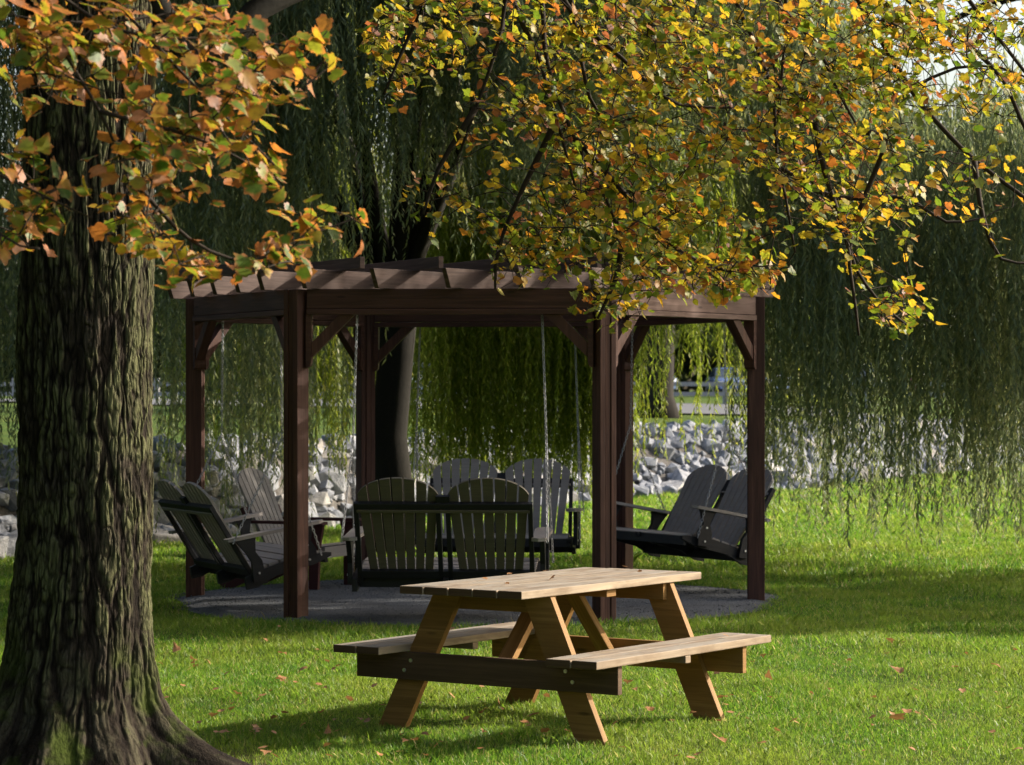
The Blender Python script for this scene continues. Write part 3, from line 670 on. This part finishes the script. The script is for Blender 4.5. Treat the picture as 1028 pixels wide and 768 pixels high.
# ------------------------------------------------------------------ pergola
pergola = empty('pergola', (HX, HY, 0), ROT); tag(pergola, 'red-brown hexagonal timber pergola with slatted roof over the swings', 'pergola')
pang = {'FL': 240, 'F': 300, 'R': 0, 'BR': 60, 'BL': 120, 'L': 180}
BZ0, BZ1 = 2.245, 2.43
def lp(deg, r=HS): a = RAD(deg); return Vector((r*math.cos(a), r*math.sin(a), 0))
for nme, dg in pang.items():
    mb = MB(); p = lp(dg); rr = Vector((math.cos(RAD(dg)), math.sin(RAD(dg)), 0)); tt = Vector((-rr.y, rr.x, 0)); h = .066
    def at(a, b, z): q = p+rr*a+tt*b; return (q.x, q.y, z)
    # core of three laminated boards with shallow joints
    for b0, b1, dd in ((-.066, -.024, 0), (-.021, .021, -.007), (.024, .066, 0)):
        c = [at(-h-dd*-1, b0, 0), at(-h-dd*-1, b0, BZ1), at(-h-dd*-1, b1, BZ1), at(-h-dd*-1, b1, 0), at(h+dd, b0, 0), at(h+dd, b0, BZ1), at(h+dd, b1, BZ1), at(h+dd, b1, 0)]
        mb.hexa(c)
    mb.hexa([at(-.05, -.05, .0), at(-.05, -.05, BZ1-.01), at(-.05, .05, BZ1-.01), at(-.05, .05, 0), at(.05, -.05, .0), at(.05, -.05, BZ1-.01), at(.05, .05, BZ1-.01), at(.05, .05, 0)])
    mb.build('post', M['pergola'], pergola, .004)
for k in range(6):
    a0, a1 = 60*k, 60*k+60; p0, p1 = lp(a0), lp(a1); d = (p1-p0).normalized(); n = Vector((d.y, -d.x, 0)); zc = (BZ0+BZ1)/2
    mb = MB(); q0, q1 = p0+d*.085, p1-d*.085
    mb.board(q0+Vector((0, 0, BZ0+.115)), q1+Vector((0, 0, BZ0+.115)), .085, .145); mb.board(q0+n*.004+Vector((0, 0, BZ0+.019)), q1+n*.004+Vector((0, 0, BZ0+.019)), .10, .04)
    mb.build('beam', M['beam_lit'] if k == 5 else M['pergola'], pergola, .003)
    for pp, dd in ((p0, d), (p1, -d)):
        mb = MB(); q = pp+dd*.078; w = n*.045
        # cleat down the post with a rounded foot
        prof = [(0, BZ0-.003), (.04, BZ0-.003), (.04, 1.90), (.034, 1.872), (.02, 1.86), (0, 1.855)]
        mb.prism([tuple(q+dd*a-w+Vector((0, 0, z))) for a, z in prof], tuple(w*2)); mb.build('cleat', M['pergola'], pergola, .003)
        mb = MB(); w = n*.036
        prof = [(.042, 1.93), (.042, 2.04), (.245, BZ0-.004), (.355, BZ0-.004)]
        mb.prism([tuple(q+dd*a-w+Vector((0, 0, z))) for a, z in prof], tuple(w*2)); mb.build('brace', M['pergola'], pergola, .003)
def rafters(ang, z0, z1, spacing, first, over, thick, cut):
    d = Vector((math.cos(RAD(ang)), math.sin(RAD(ang)), 0)); n = Vector((d.y, -d.x, 0)); ap = HS*math.cos(RAD(30)); t = first
    while t > -ap-.16:
        half = HS-abs(t)/math.sqrt(3)+over; c = n*t
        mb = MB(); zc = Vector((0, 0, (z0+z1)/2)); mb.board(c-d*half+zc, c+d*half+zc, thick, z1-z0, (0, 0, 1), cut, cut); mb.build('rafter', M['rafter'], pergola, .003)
        t -= spacing
rafters(60, 2.432, 2.575, .456, 1.99, .20, .04, .065)
rafters(120, 2.577, 2.665, .50, 1.93, .10, .038, .0)

# ------------------------------------------------------------------ swings
def fan_back(cx, hinge, lean, W0, W1_, L, n, th=.02, arc=.17):
    mb = MB(); up = Vector((0, -math.sin(lean), math.cos(lean))); nn = Vector((0, math.cos(lean), math.sin(lean)))
    hz = Vector(hinge)
    def edge(u, s): return cx+u*(W0/2+(W1_-W0)/2*min(s, 1))
    for i in range(n):
        u0 = -1+2*i/n+.022; u1 = -1+2*(i+1)/n-.022
        top = []
        for q in range(5):
            u = u0+(u1-u0)*q/4; l = L-arc*(1-math.sqrt(max(0, 1-(u*.97)**2))); top.append((u, l))
        pts = [Vector((edge(u0, 0), 0, 0))+hz, Vector((edge(u1, 0), 0, 0))+hz]
        pts += [Vector((edge(u, l/L), 0, 0))+hz+up*l for u, l in reversed(top)]
        mb.prism([tuple(p-nn*th/2) for p in pts], tuple(nn*th))
    return mb, up, nn
def chain_mesh(p0, p1):
    p0, p1 = Vector(p0), Vector(p1); d = (p1-p0); L = d.length; d.normalize(); n = int(L/.026); V, Fc = [], []
    a = d.orthogonal().normalized(); b = d.cross(a)
    for i in range(n):
        c = p0+d*(L*(i+.5)/n); s = a if i % 2 else b; t = b if i % 2 else a; ring = []
        for k in range(10):
            th = 2*math.pi*k/10; rad = (s*math.cos(th)*.0085+d*math.sin(th)*.0185); o = rad.normalized(); base = len(V)
            for q in range(4):
                f = 2*math.pi*q/4+.785; V.append(tuple(c+rad+(o*math.cos(f)+t*math.sin(f))*.0032))
            ring.append(base)
        for k in range(10):
            r0, r1 = ring[k], ring[(k+1) % 10]
            for q in range(4): Fc.append((r0+q, r0+(q+1) % 4, r1+(q+1) % 4, r1+q))
    me = bpy.data.meshes.new('chain'); me.from_pydata(V, [], Fc); return me
def make_swing():
    r = empty('porch_swing'); hw = .66
    m = MB()
    for i in range(6):
        y = .33-.095*i; z = [.405, .425, .425, .412, .398, .385][i]
        m.board((-hw+.02, y, z), (hw-.02, y, z), .083, .022, (0, [.35, .0, -.08, -.14, -.14, -.14][i], 1))
    m.build('seat', M['slat'], r, .003)
    for s in (-1, 1):
        mb, up, nn = fan_back(s*.325, (0, -.20, .36), RAD(22), .46, .62, .79, 7, arc=.19)
        mb.build('backrest', M['slat'], r, .002)
    up = Vector((0, -math.sin(RAD(22)), math.cos(RAD(22)))); nn = Vector((0, math.cos(RAD(22)), math.sin(RAD(22)))); hz = Vector((0, -.20, .36))-nn*.032
    m = MB()
    m.board(hz+up*.585+Vector((-hw+.03, 0, 0)), hz+up*.585+Vector((hw-.03, 0, 0)), .044, .045, up)
    m.board(hz+up*.03+Vector((-hw+.03, 0, 0)), hz+up*.03+Vector((hw-.03, 0, 0)), .04, .06, up)
    for x in (-hw+.035, -.035, .035, hw-.035): m.board(hz-nn*.002-up*.04+Vector((x, 0, 0)), hz-nn*.002+up*.61+Vector((x, 0, 0)), .034, .036, nn)
    m.board(hz+nn*.01+up*.55+Vector((0, 0, 0)), hz+nn*.01+up*.66, .10, .03, nn)
    m.build('back_frame', M['black'], r, .003)
    m = MB(); m.board(hz-nn*.003+up*.548+Vector((-hw+.04, 0, 0)), hz-nn*.003+up*.548+Vector((hw-.04, 0, 0)), .05, .024, up); m.build('batten', M['slat'], r, .003)
    for x in (-hw, 0, hw):
        m = MB()
        pr = [(-.30, .25), (-.22, .25), (-.05, .31), (.25, .33), (.40, .37), (.405, .395), (.36, .405), (.1, .41), (-.2, .37), (-.30, .34)]
        m.prism([(x-.018, y, z) for y, z in pr], (.036, 0, 0)); m.build('side_frame', M['black'], r, .003)
    m = MB(); m.board((-hw, .36, .36), (hw, .36, .36), .028, .07); m.board((-hw, -.14, .30), (hw, -.14, .30), .03, .07)
    m.build('seat_frame', M['black'], r, .003)
    for s in (-1, 1):
        x = s*(hw+.02); m = MB()
        for pr in ([(.15, .34), (.27, .34), (.275, .45), (.245, .52), (.27, .60), (.29, .628), (.13, .628), (.16, .60), (.18, .52), (.15, .45)],
                   [(-.25, .30), (-.15, .30), (-.16, .45), (-.20, .52), (-.19, .60), (-.18, .628), (-.34, .628), (-.32, .60), (-.27, .52), (-.24, .45)]):
            m = MB(); m.prism([(x-.018+s*.02, y, z) for y, z in pr], (.036, 0, 0)); m.build('arm_support', M['black'], r, .003)
        m = MB(); pr = [(-.40, -.05), (-.42, 0), (-.40, .05), (.22, .065), (.33, .055), (.37, .02), (.37, -.02), (.33, -.055), (.22, -.065)]
        m.prism([(x+b, y, .631) for y, b in pr][::-1], (0, 0, .024)); m.build('armrest', M['slat'], r, .003)
        for y0, z0 in ((.21, .38), (.21, .49), (-.20, .36)):
            m = MB(); m.tube([(x+s*.036, y0, z0), (x+s*.046, y0, z0)], .0085, 8); m.build('bolt', M['bolt'], r)
        j = (x+s*.03, 0, 1.34)
        link('chain', chain_mesh(j, (x+s*.0, 0, BZ0-.01)), M['steel'], r)
        for y0, z0 in ((.30, .40), (-.37, .62)): link('chain', chain_mesh((x+s*.062, y0, z0), j), M['steel'], r)
    return r
sw = make_swing(); swings = [sw]+[copy_tree(sw) for _ in range(3)]
def put(o, deg, label, dyaw=0, off=(0, 0), tilt=0):
    c = hexpt(deg, HS*math.cos(RAD(30))); f = math.atan2(HY-c.y, HX-c.x)-math.pi/2+dyaw
    o.location = (c.x+off[0], c.y+off[1], 0); o.rotation_euler = (0, 0, f); tag(o, label, 'swing', 'double swing seats hanging inside the pergola')
    Rx = Matrix.Rotation(tilt, 3, 'X'); piv = Vector((0, 0, .44)); tr = lambda p: piv+Rx@(Vector(p)-piv)
    old = [ch for ch in o.children if ch.name.startswith('chain')]
    for ch in o.children:
        if ch not in old: ch.rotation_euler = (tilt, 0, 0); ch.location = piv-Rx@piv
    for ch in old: bpy.data.objects.remove(ch)
    for sg in (-1, 1):
        x = sg*.68; j = (x+sg*.03, 0, 1.34)
        link('chain', chain_mesh(j, (x, 0, BZ0-.01)), M['steel'], o)
        for y0, z0 in ((.30, .40), (-.37, .62)): link('chain', chain_mesh(tr((x+sg*.062, y0, z0)), j), M['steel'], o)
put(swings[0], 270, 'double slatted swing seen from behind, hanging at the front between two posts', off=(0, 0), tilt=RAD(3))
put(swings[1], 90, 'double grey swing at the back of the pergola, facing the camera', off=(.03, 0), tilt=RAD(2))
put(swings[2], 210, 'double swing at the left side of the pergola, seen from its leaning back', dyaw=RAD(-1), tilt=RAD(10), off=(.06, 0))
put(swings[3], 30, 'double grey swing at the right side of the pergola, turned in side view', dyaw=RAD(5), tilt=RAD(10), off=(-.08, 0)); swings[3].location.z = .05

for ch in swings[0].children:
    if ch.name.startswith(('backrest', 'batten')): ch.material_slots[0].link = 'OBJECT'; ch.material_slots[0].material = M['slat_backlit']
def adirondack(loc, rz, label, grp):
    r = empty('garden_chair', loc, rz); tag(r, label, 'chair', grp)
    m = MB()
    for i in range(6): m.board((-.27, .28-.09*i, .365-.022*i), (.27, .28-.09*i, .365-.022*i), .078, .022, (0, -.24, 1))
    m.build('seat', M['slat'], r, .003)
    mb, up, nn = fan_back(0, (0, -.19, .27), RAD(24), .44, .58, .80, 7); mb.build('backrest', M['slat'], r, .002)
    m = MB(); hz = Vector((0, -.19, .27))-nn*.03; m.board(hz+up*.42+Vector((-.33, 0, 0)), hz+up*.42+Vector((.33, 0, 0)), .036, .08, up); m.board(hz+up*.07+Vector((-.27, 0, 0)), hz+up*.07+Vector((.27, 0, 0)), .036, .08, up); m.build('back_frame', M['burgundy'], r, .003)
    for s in (-1, 1):
        x = s*.29
        m = MB(); m.prism([(x-.018, y, z) for y, z in [(.34, .28), (.34, .35), (.1, .33), (-.25, .22), (-.62, .03), (-.62, 0), (-.50, 0), (-.2, .13), (.1, .25)]], (.036, 0, 0)); m.build('rear_leg', M['burgundy'], r, .003)
        m = MB(); m.prism([(x-.018+s*.04, y, z) for y, z in [(.24, 0), (.32, 0), (.335, .36), (.36, .50), (.37, .548), (.2, .548), (.23, .45), (.235, .3)]], (.036, 0, 0)); m.build('front_leg', M['burgundy'], r, .003)
        m = MB(); m.prism([(x+s*.05+b, y, .551) for y, b in [(-.38, -.04), (-.38, .04), (.25, .065), (.38, .05), (.41, 0), (.38, -.05), (.25, -.065)]][::-1], (0, 0, .024)); m.build('armrest', M['burgundy'], r, .003)
    m = MB(); m.prism([(-.31, .345, z) for z in (.27, .27)]+[] if False else [(-.31, .345, .27), (.31, .345, .27), (.31, .345, .36), (-.31, .345, .36)], (0, .025, 0)); m.build('front_rail', M['slat'], r, .003)
    return r
adirondack((-1.78, 22.9, .02), math.atan2(-.38, .92)-math.pi/2, 'grey slatted garden chair with burgundy legs standing on the gravel at left inside the pergola', None)

# ------------------------------------------------------------------ picnic table
PT = (.225, 13.70, -.014); PR = .973
pt = empty('picnic_table', PT, PR); tag(pt, 'wooden A-frame picnic table with attached benches on the sunlit grass', 'picnic table')
Lh = .845; m = MB(); w = .138; gap = .0065; n = 5; tot = n*w+(n-1)*gap
m = MB()
for i in range(n):
    v = -tot/2+i*(w+gap)+w/2; e = (.0, -.006, .004, -.003, -.02)[i]
    m.board((-Lh+e*.3, v, .731), (Lh+e, v, .731), w, .038)
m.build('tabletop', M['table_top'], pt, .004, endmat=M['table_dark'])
for s in (-1, 1):
    m = MB()
    for j in range(2):
        v = s*(.777-.07-j*.1445); m.board((-Lh+random.uniform(0, .006), v, .421), (Lh-random.uniform(0, .008), v, .421), .138, .038)
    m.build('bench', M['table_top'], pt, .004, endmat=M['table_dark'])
    m = MB(); m.board((0, s*.50, .383), (0, s*.775, .383), .05, .036); m.build('bench_cleat', M['table_top'], pt, .003)
U = .56
for e in (-1, 1):
    for s in (-1, 1):
        m = MB(); lean = (.568-.225)/.71
        q = .035 if s > 0 else .0; pr = [(s*(.50+q), 0), (s*(.665+q), 0), (s*(.345), .7105), (s*(.18), .7105)]
        m.prism([(e*U-.019, v, z) for v, z in pr], (.038, 0, 0)); m.build('leg', M['table_leg'], pt, .003)
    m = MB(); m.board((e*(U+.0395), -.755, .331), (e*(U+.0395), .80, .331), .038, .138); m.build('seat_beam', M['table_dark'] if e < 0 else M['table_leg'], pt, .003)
    m = MB(); m.board((e*(U-.0395), -.33, .667), (e*(U-.0395), .33, .667), .038, .088); m.build('top_beam', M['table_leg'], pt, .003)
    m = MB(); m.board((e*(U-.024), 0, .28), (e*.12, 0, .708), .085, .038, (0, 0, 1)); m.build('brace', M['table_leg'], pt, .003)
    for s in (-1, 1):
        for v0, z0 in ((s*.46, .36), (s*.50, .31)):
            b = MB(); b.tube([(e*(U+.057), v0, z0), (e*(U+.064), v0, z0)], .010, 8); b.build('bolt', M['bolt'], pt)
m = MB(); m.board((0, -.33, .69), (0, .33, .69), .088, .036); m.build('centre_batten', M['table_leg'], pt, .003)

# ------------------------------------------------------------------ fallen leaves
def one_leaf(sz):
    C = np.zeros((1, 3)); V, Fc, r = leaf_cloud(C, sz, np.array([[random.uniform(-.3, .3), random.uniform(-.5, 0), 1]]), curl=.4); me = np_mesh('fallen_leaf', V, Fc, {'rim': r}); me.materials.append(M['fallen']); return me
LM = [one_leaf(.075) for _ in range(14)]
def put_leaf(x, y, z, q, s=1.0, name='fallen_leaf', rx=.0):
    o = bpy.data.objects.new(name, LM[q % 14]); COL.objects.link(o); o.location = (x, y, z); o.rotation_euler = (rx, random.uniform(-.3, .3), random.uniform(0, 6.28)); o.scale = (s, s, s); return o
def gpix(px, py): d = F_PX*HC/(py-YH); return ((px-X0)/F_PX*d, d)
cnt = 0
for _ in range(700):
    if cnt >= 210: break
    px = random.uniform(130, 1040); py = 600+170*random.random()**.6
    if py < 640 and random.random() < .5: continue
    if px > 600 and random.random() < .45: continue
    x, y = gpix(px, py)
    if math.hypot(x-HX, y-HY) < 2.7 or math.hypot(x-TX, y-TY) < .8: continue
    tag(put_leaf(x, y, float(hgt(x, y))+.04+random.uniform(0, .015), cnt, random.uniform(.32, .75), rx=random.uniform(-.5, .5)), 'dry brown or orange leaf fallen in the lawn', 'leaf', 'leaves scattered in the grass'); cnt += 1
x, y = gpix(897, 728); tag(put_leaf(x, y, float(hgt(x, y))+.045, 3, 1.1, rx=-.7), 'bright orange leaf standing up in the grass at lower right', 'leaf')
cs, sn = math.cos(PR), math.sin(PR)
def tloc(u, v): return PT[0]+u*cs-v*sn, PT[1]+u*sn+v*cs
for q, (u, v) in enumerate([(-.35, .2), (-.1, -.05), (.5, -.2), (.3, .25), (-.6, -.1), (.75, .05), (.0, .28)]):
    x, y = tloc(u, v); tag(put_leaf(x, y, .7535, q, .45, rx=0), 'small curled leaf lying on the tabletop boards', 'leaf', 'leaves on the picnic table')
x, y = tloc(-.05, .64); tag(put_leaf(x, y, .447, 5, .8), 'yellow-brown leaf lying on the far bench', 'leaf')
x, y = tloc(.55, -.66); tag(put_leaf(x, y, .445, 6, .5), 'small brown leaf lying on the near bench', 'leaf')

# ------------------------------------------------------------------ far side: fence, cars, trees
fy = 76; fn = empty('rail_fence', (0, fy, 0)); tag(fn, 'low pale rail fence beyond the rock bank', 'fence')
for i in range(-16, 30, 2):
    z = float(hgt(i, fy)); m = MB(); m.box(i-.07, i+.07, -.07, .07, z-.1, z+.62); m.build('fence_post', M['fence'], fn)
for z in (.22, .50):
    z0 = float(hgt(0, fy))
    m = MB(); m.board((-17, -.075, z0+z), (29, -.075, z0+z), .04, .12); m.build('rail', M['fence'], fn)
def car_mats(name, c): t = NT(name); t.col(t.mix(t.noise(t.coord('Object'), 2, 2), c, tuple(x*.9 for x in c))); t.p(.25, .5, .3); t.bsdf.inputs['Coat Weight'].default_value = .6; return t.m
CM = {'blue': car_mats('blue_paint', (.12, .17, .32)), 'white': car_mats('white_paint', (.75, .76, .78)), 'dark': car_mats('dark_paint', (.03, .035, .045)), 'red': car_mats('red_paint', (.3, .04, .03)), 'silver': car_mats('silver_paint', (.45, .47, .5))}
M['glass'] = simple('car_glass', (.03, .04, .05), .08, 0, .8); M['tyre'] = simple('tyre_rubber', (.02, .02, .02), .9); M['rim'] = simple('alloy_rim', (.5, .5, .52), .3, .9); M['lamp'] = simple('lamp_glass', (.8, .8, .78), .15)
def car(x, y, rz, col, label, suv=False):
    z = float(hgt(x, y))+.012; r = empty('parked_car', (x, y, z), rz); tag(r, label, 'car', 'cars parked along the far road')
    hh = .28 if suv else 0; W = .9
    # body: lofted sections along x (length 4.4 m)
    secs = [(-2.2, .42, .78+hh*.5, .72), (-2.1, .28, .98+hh, .84), (-1.6, .22, 1.02+hh*.8, .89), (-.6, .2, .98+hh*.5, .9), (.7, .2, .97+hh*.5, .9), (1.5, .22, .9+hh*.6, .88), (2.05, .26, .74+hh*.5, .8), (2.2, .36, .6+hh*.3, .7)]
    V, Fc = [], []
    for (sx, z0, z1, w_) in secs:
        b = len(V); V += [(sx, -w_*.9, z0), (sx, -w_, z0+.12), (sx, -w_, z1-.1), (sx, -w_*.88, z1), (sx, w_*.88, z1), (sx, w_, z1-.1), (sx, w_, z0+.12), (sx, w_*.9, z0)]
        if b:
            for k in range(8): Fc.append((b-8+k, b-8+(k+1) % 8, b+(k+1) % 8, b+k))
    Fc.append(tuple(range(8))); Fc.append(tuple(range(len(V)-1, len(V)-9, -1)))
    me = bpy.data.meshes.new('body'); me.from_pydata(V, [], Fc); o = link('body', me, CM[col], r, True); o.modifiers.new('b', 'BEVEL').width = .03
    top = 1.42+hh; rear = -1.9 if suv else -1.5
    me = bpy.data.meshes.new('cabin'); b = .97+hh*.5
    me.from_pydata([(rear, -.8, b), (1.15, -.8, b-.03), (1.15, .8, b-.03), (rear, .8, b), (rear+.45, -.62, top-.03), (.25, -.62, top-.02), (.25, .62, top-.02), (rear+.45, .62, top-.03)], [], [(0, 3, 2, 1), (0, 1, 5, 4), (1, 2, 6, 5), (2, 3, 7, 6), (3, 0, 4, 7), (4, 5, 6, 7)])
    link('window_glass', me, M['glass'], r)
    m = MB(); m.hexa([(rear+.40, -.65, top-.03), (.30, -.65, top-.02), (.30, .65, top-.02), (rear+.40, .65, top-.03), (rear+.55, -.55, top+.04), (.15, -.55, top+.05), (.15, .55, top+.05), (rear+.55, .55, top+.04)]); m.build('roof', CM[col], r, .02)
    for sx in (-1.35, 1.35):
        for sy in (-1, 1):
            m = MB(); m.tube([(sx, sy*.72, .33), (sx, sy*.91, .33)], .33, 18); wv = m.build('wheel', M['tyre'], r); m = MB(); m.tube([(sx, sy*.90, .33), (sx, sy*.92, .33)], .2, 12); m.build('hub_cap', M['rim'], wv)
    for sy in (-1, 1):
        m = MB(); m.box(2.02, 2.17, sy*.6-.16, sy*.6+.16, .58+hh*.3, .72+hh*.4); m.build('headlight', M['lamp'], r, .02)
for x, y, rz, c, l, s in [(11.6, 146, -1.5, 'blue', 'blue car facing the camera, seen through the right bay of the pergola', False), (14.6, 147, -1.65, 'white', 'white car parked beside the blue one', True), (8.0, 147, -1.5, 'white', 'white car parked left of the blue one behind the willow strands', False), (4.6, 147, -1.6, 'silver', 'silver car parked near the pergola\'s rear right post', False), (18.8, 146, -1.5, 'dark', 'dark car parked furthest right but one behind the hanging willow', True), (22.2, 147, -1.62, 'red', 'red car parked furthest right behind the hanging willow', False), (-5.0, 147, -1.5, 'white', 'white car parked behind the middle willow curtain', True)]: car(x, y, rz, c, l, s)

def bg_tree(x, y, h, R, mesh_src=None, label='', seed=0, trunk_h=2.5, n=2600, size=.42, mat='bgleaf'):
    z = float(hgt(x, y)); r = empty('background_tree', (x, y, z)); tag(r, label, 'tree', 'trees beyond the road')
    m = MB(); tr = R*.075+.12; m.tube([(0, 0, -.2), (0, 0, .5), (.1, 0, h*.3), (0, .1, h*.6), (.1, 0, h*.85)], [tr*1.6, tr, tr*.85, tr*.5, tr*.15], 10); m.build('trunk', M['bgbark'], r, smooth=True)
    C = []
    lob = [(rng.normal(0, R*.4), rng.normal(0, R*.4), rng.uniform(trunk_h+R*.3, h-R*.25), rng.uniform(.35, .6)*R) for _ in range(16)]
    for lx, ly, lz, lr in lob:
        v = rng.normal(size=(n//16, 3)); v /= np.linalg.norm(v, axis=1, keepdims=True); C.append(np.array([lx, ly, lz])+v*lr*rng.uniform(.55, 1.05, (n//16, 1))*np.array([1, 1, .8]))
    C = np.concatenate(C); V, Fc, rr = leaf_cloud(C, size, rng.normal(0, .8, C.shape)+np.array([0, 0, .4]))
    link('crown', np_mesh('crown', V, Fc, {'rim': rr}), M[mat], r); return r
bg_tree(3.05, 57, 9, 3.2, label='tree on the grass above the rock bank, its trunk seen through the right bay', trunk_h=2.2, n=3000, size=.26, mat='willow_far')
bgl = [(-26, 165, 15, 6), (-14, 172, 17, 7), (-3, 166, 13, 5.5), (7, 172, 16, 6.5), (17, 168, 12, 5), (26, 160, 19, 7), (36, 168, 16, 7), (17, 110, 11, 4), (24, 118, 13, 4.5)]
wd = ['leftmost far tree, behind the big maple trunk', 'far green tree left of the middle, hidden behind the willow', 'smaller far tree behind the middle willow curtain', 'far green tree above the white and silver cars', 'low far tree above the dark car', 'tall hazy tree rising at the right edge against the sky', 'far tree beyond the right edge of the willow', 'smaller tree by the road at right, in front of the far trees', 'round tree by the road at the right edge']
for (x, y, h, R), l in zip(bgl, wd): bg_tree(x, y, h, R, label=l, n=2600, size=.55)

def wood_mass(name, boxes, n, size, label, mat):
    C = []
    for (x0, x1, y0, y1, z0, z1, w) in boxes:
        m = int(n*w/12); c = np.stack([rng.uniform(x0, x1, m), rng.uniform(y0, y1, m), z0+(z1-z0)*rng.uniform(0, 1, m)**.8], -1)
        top = .62+.38*vnoise((c[:, 0]+c[:, 1]*.7)*.16+300, c[:, 1]*.05+300, 41); c[:, 2] = z0+(c[:, 2]-z0)*top
        C.append((c[:, None]+rng.normal(0, size*1.3, (m, 12, 3))).reshape(-1, 3))
    C = np.concatenate(C); V, Fc, rr = leaf_cloud(C, size, rng.normal(0, .8, C.shape)+np.array([0, 0, .3]))
    tag(link(name, np_mesh(name, V, Fc, {'rim': rr}), M[mat]), label, 'woodland', kind='stuff')
wood_mass('far_woodland', [(-60, 70, 184, 196, 1, 13, 1)], 26000, 1.0, 'far belt of trees behind the parked cars', 'bgleaf')
wood_mass('woodland', [(-14, -8, 2, 22, 0, 12, 1), (-16, -9, -9, 4, 0, 12, .7), (17, 21, 25, 28.8, 2.5, 11, .075)], 16000, .5, 'unseen leafy trees added at either side of the lawn for shade', 'bgleaf')  # unseen trees added to block skylight at left and shade the lawn

# ------------------------------------------------------------------ light, sky, camera
SUN_EL, SUN_AZ = 27.0, 19.0    # azimuth measured from +X towards +Y
w = bpy.data.worlds.new('World'); S.world = w; w.use_nodes = True; nt = w.node_tree; bg = nt.nodes['Background']
sky = nt.nodes.new('ShaderNodeTexSky'); sky.sky_type = 'NISHITA'; sky.sun_disc = False
sky.sun_elevation = RAD(SUN_EL); sky.sun_rotation = RAD(90-SUN_AZ); sky.air_density = 1.0; sky.dust_density = 4.5; sky.ozone_density = 1.0
nt.links.new(sky.outputs[0], bg.inputs['Color']); bg.inputs['Strength'].default_value = .145
ld = bpy.data.lights.new('sun', 'SUN'); ld.energy = 4.6; ld.angle = RAD(.5); ld.color = (1.0, .91, .78); lo = bpy.data.objects.new('sun', ld); COL.objects.link(lo)
sd = Vector((math.cos(RAD(SUN_EL))*math.cos(RAD(SUN_AZ)), math.cos(RAD(SUN_EL))*math.sin(RAD(SUN_AZ)), math.sin(RAD(SUN_EL))))
lo.rotation_euler = sd.to_track_quat('Z', 'Y').to_euler(); lo.location = (30, 20, 20)
cd = bpy.data.cameras.new('camera'); cam = bpy.data.objects.new('camera', cd); COL.objects.link(cam); S.camera = cam
cam.location = (0, 0, HC); cd.sensor_width = 36; cd.lens = 36*F_PX/1028; cd.clip_start = .1; cd.clip_end = 3000
cam.rotation_euler = (RAD(90)+math.atan((YH-384)/F_PX), 0, 0)
cd.dof.use_dof = True; cd.dof.focus_distance = 14.5; cd.dof.aperture_fstop = 7.1
S.view_settings.view_transform = 'Standard'; S.view_settings.look = 'None'; S.view_settings.exposure = 0.95; S.view_settings.gamma = 1
S.cycles.max_bounces = 6; S.cycles.transparent_max_bounces = 8
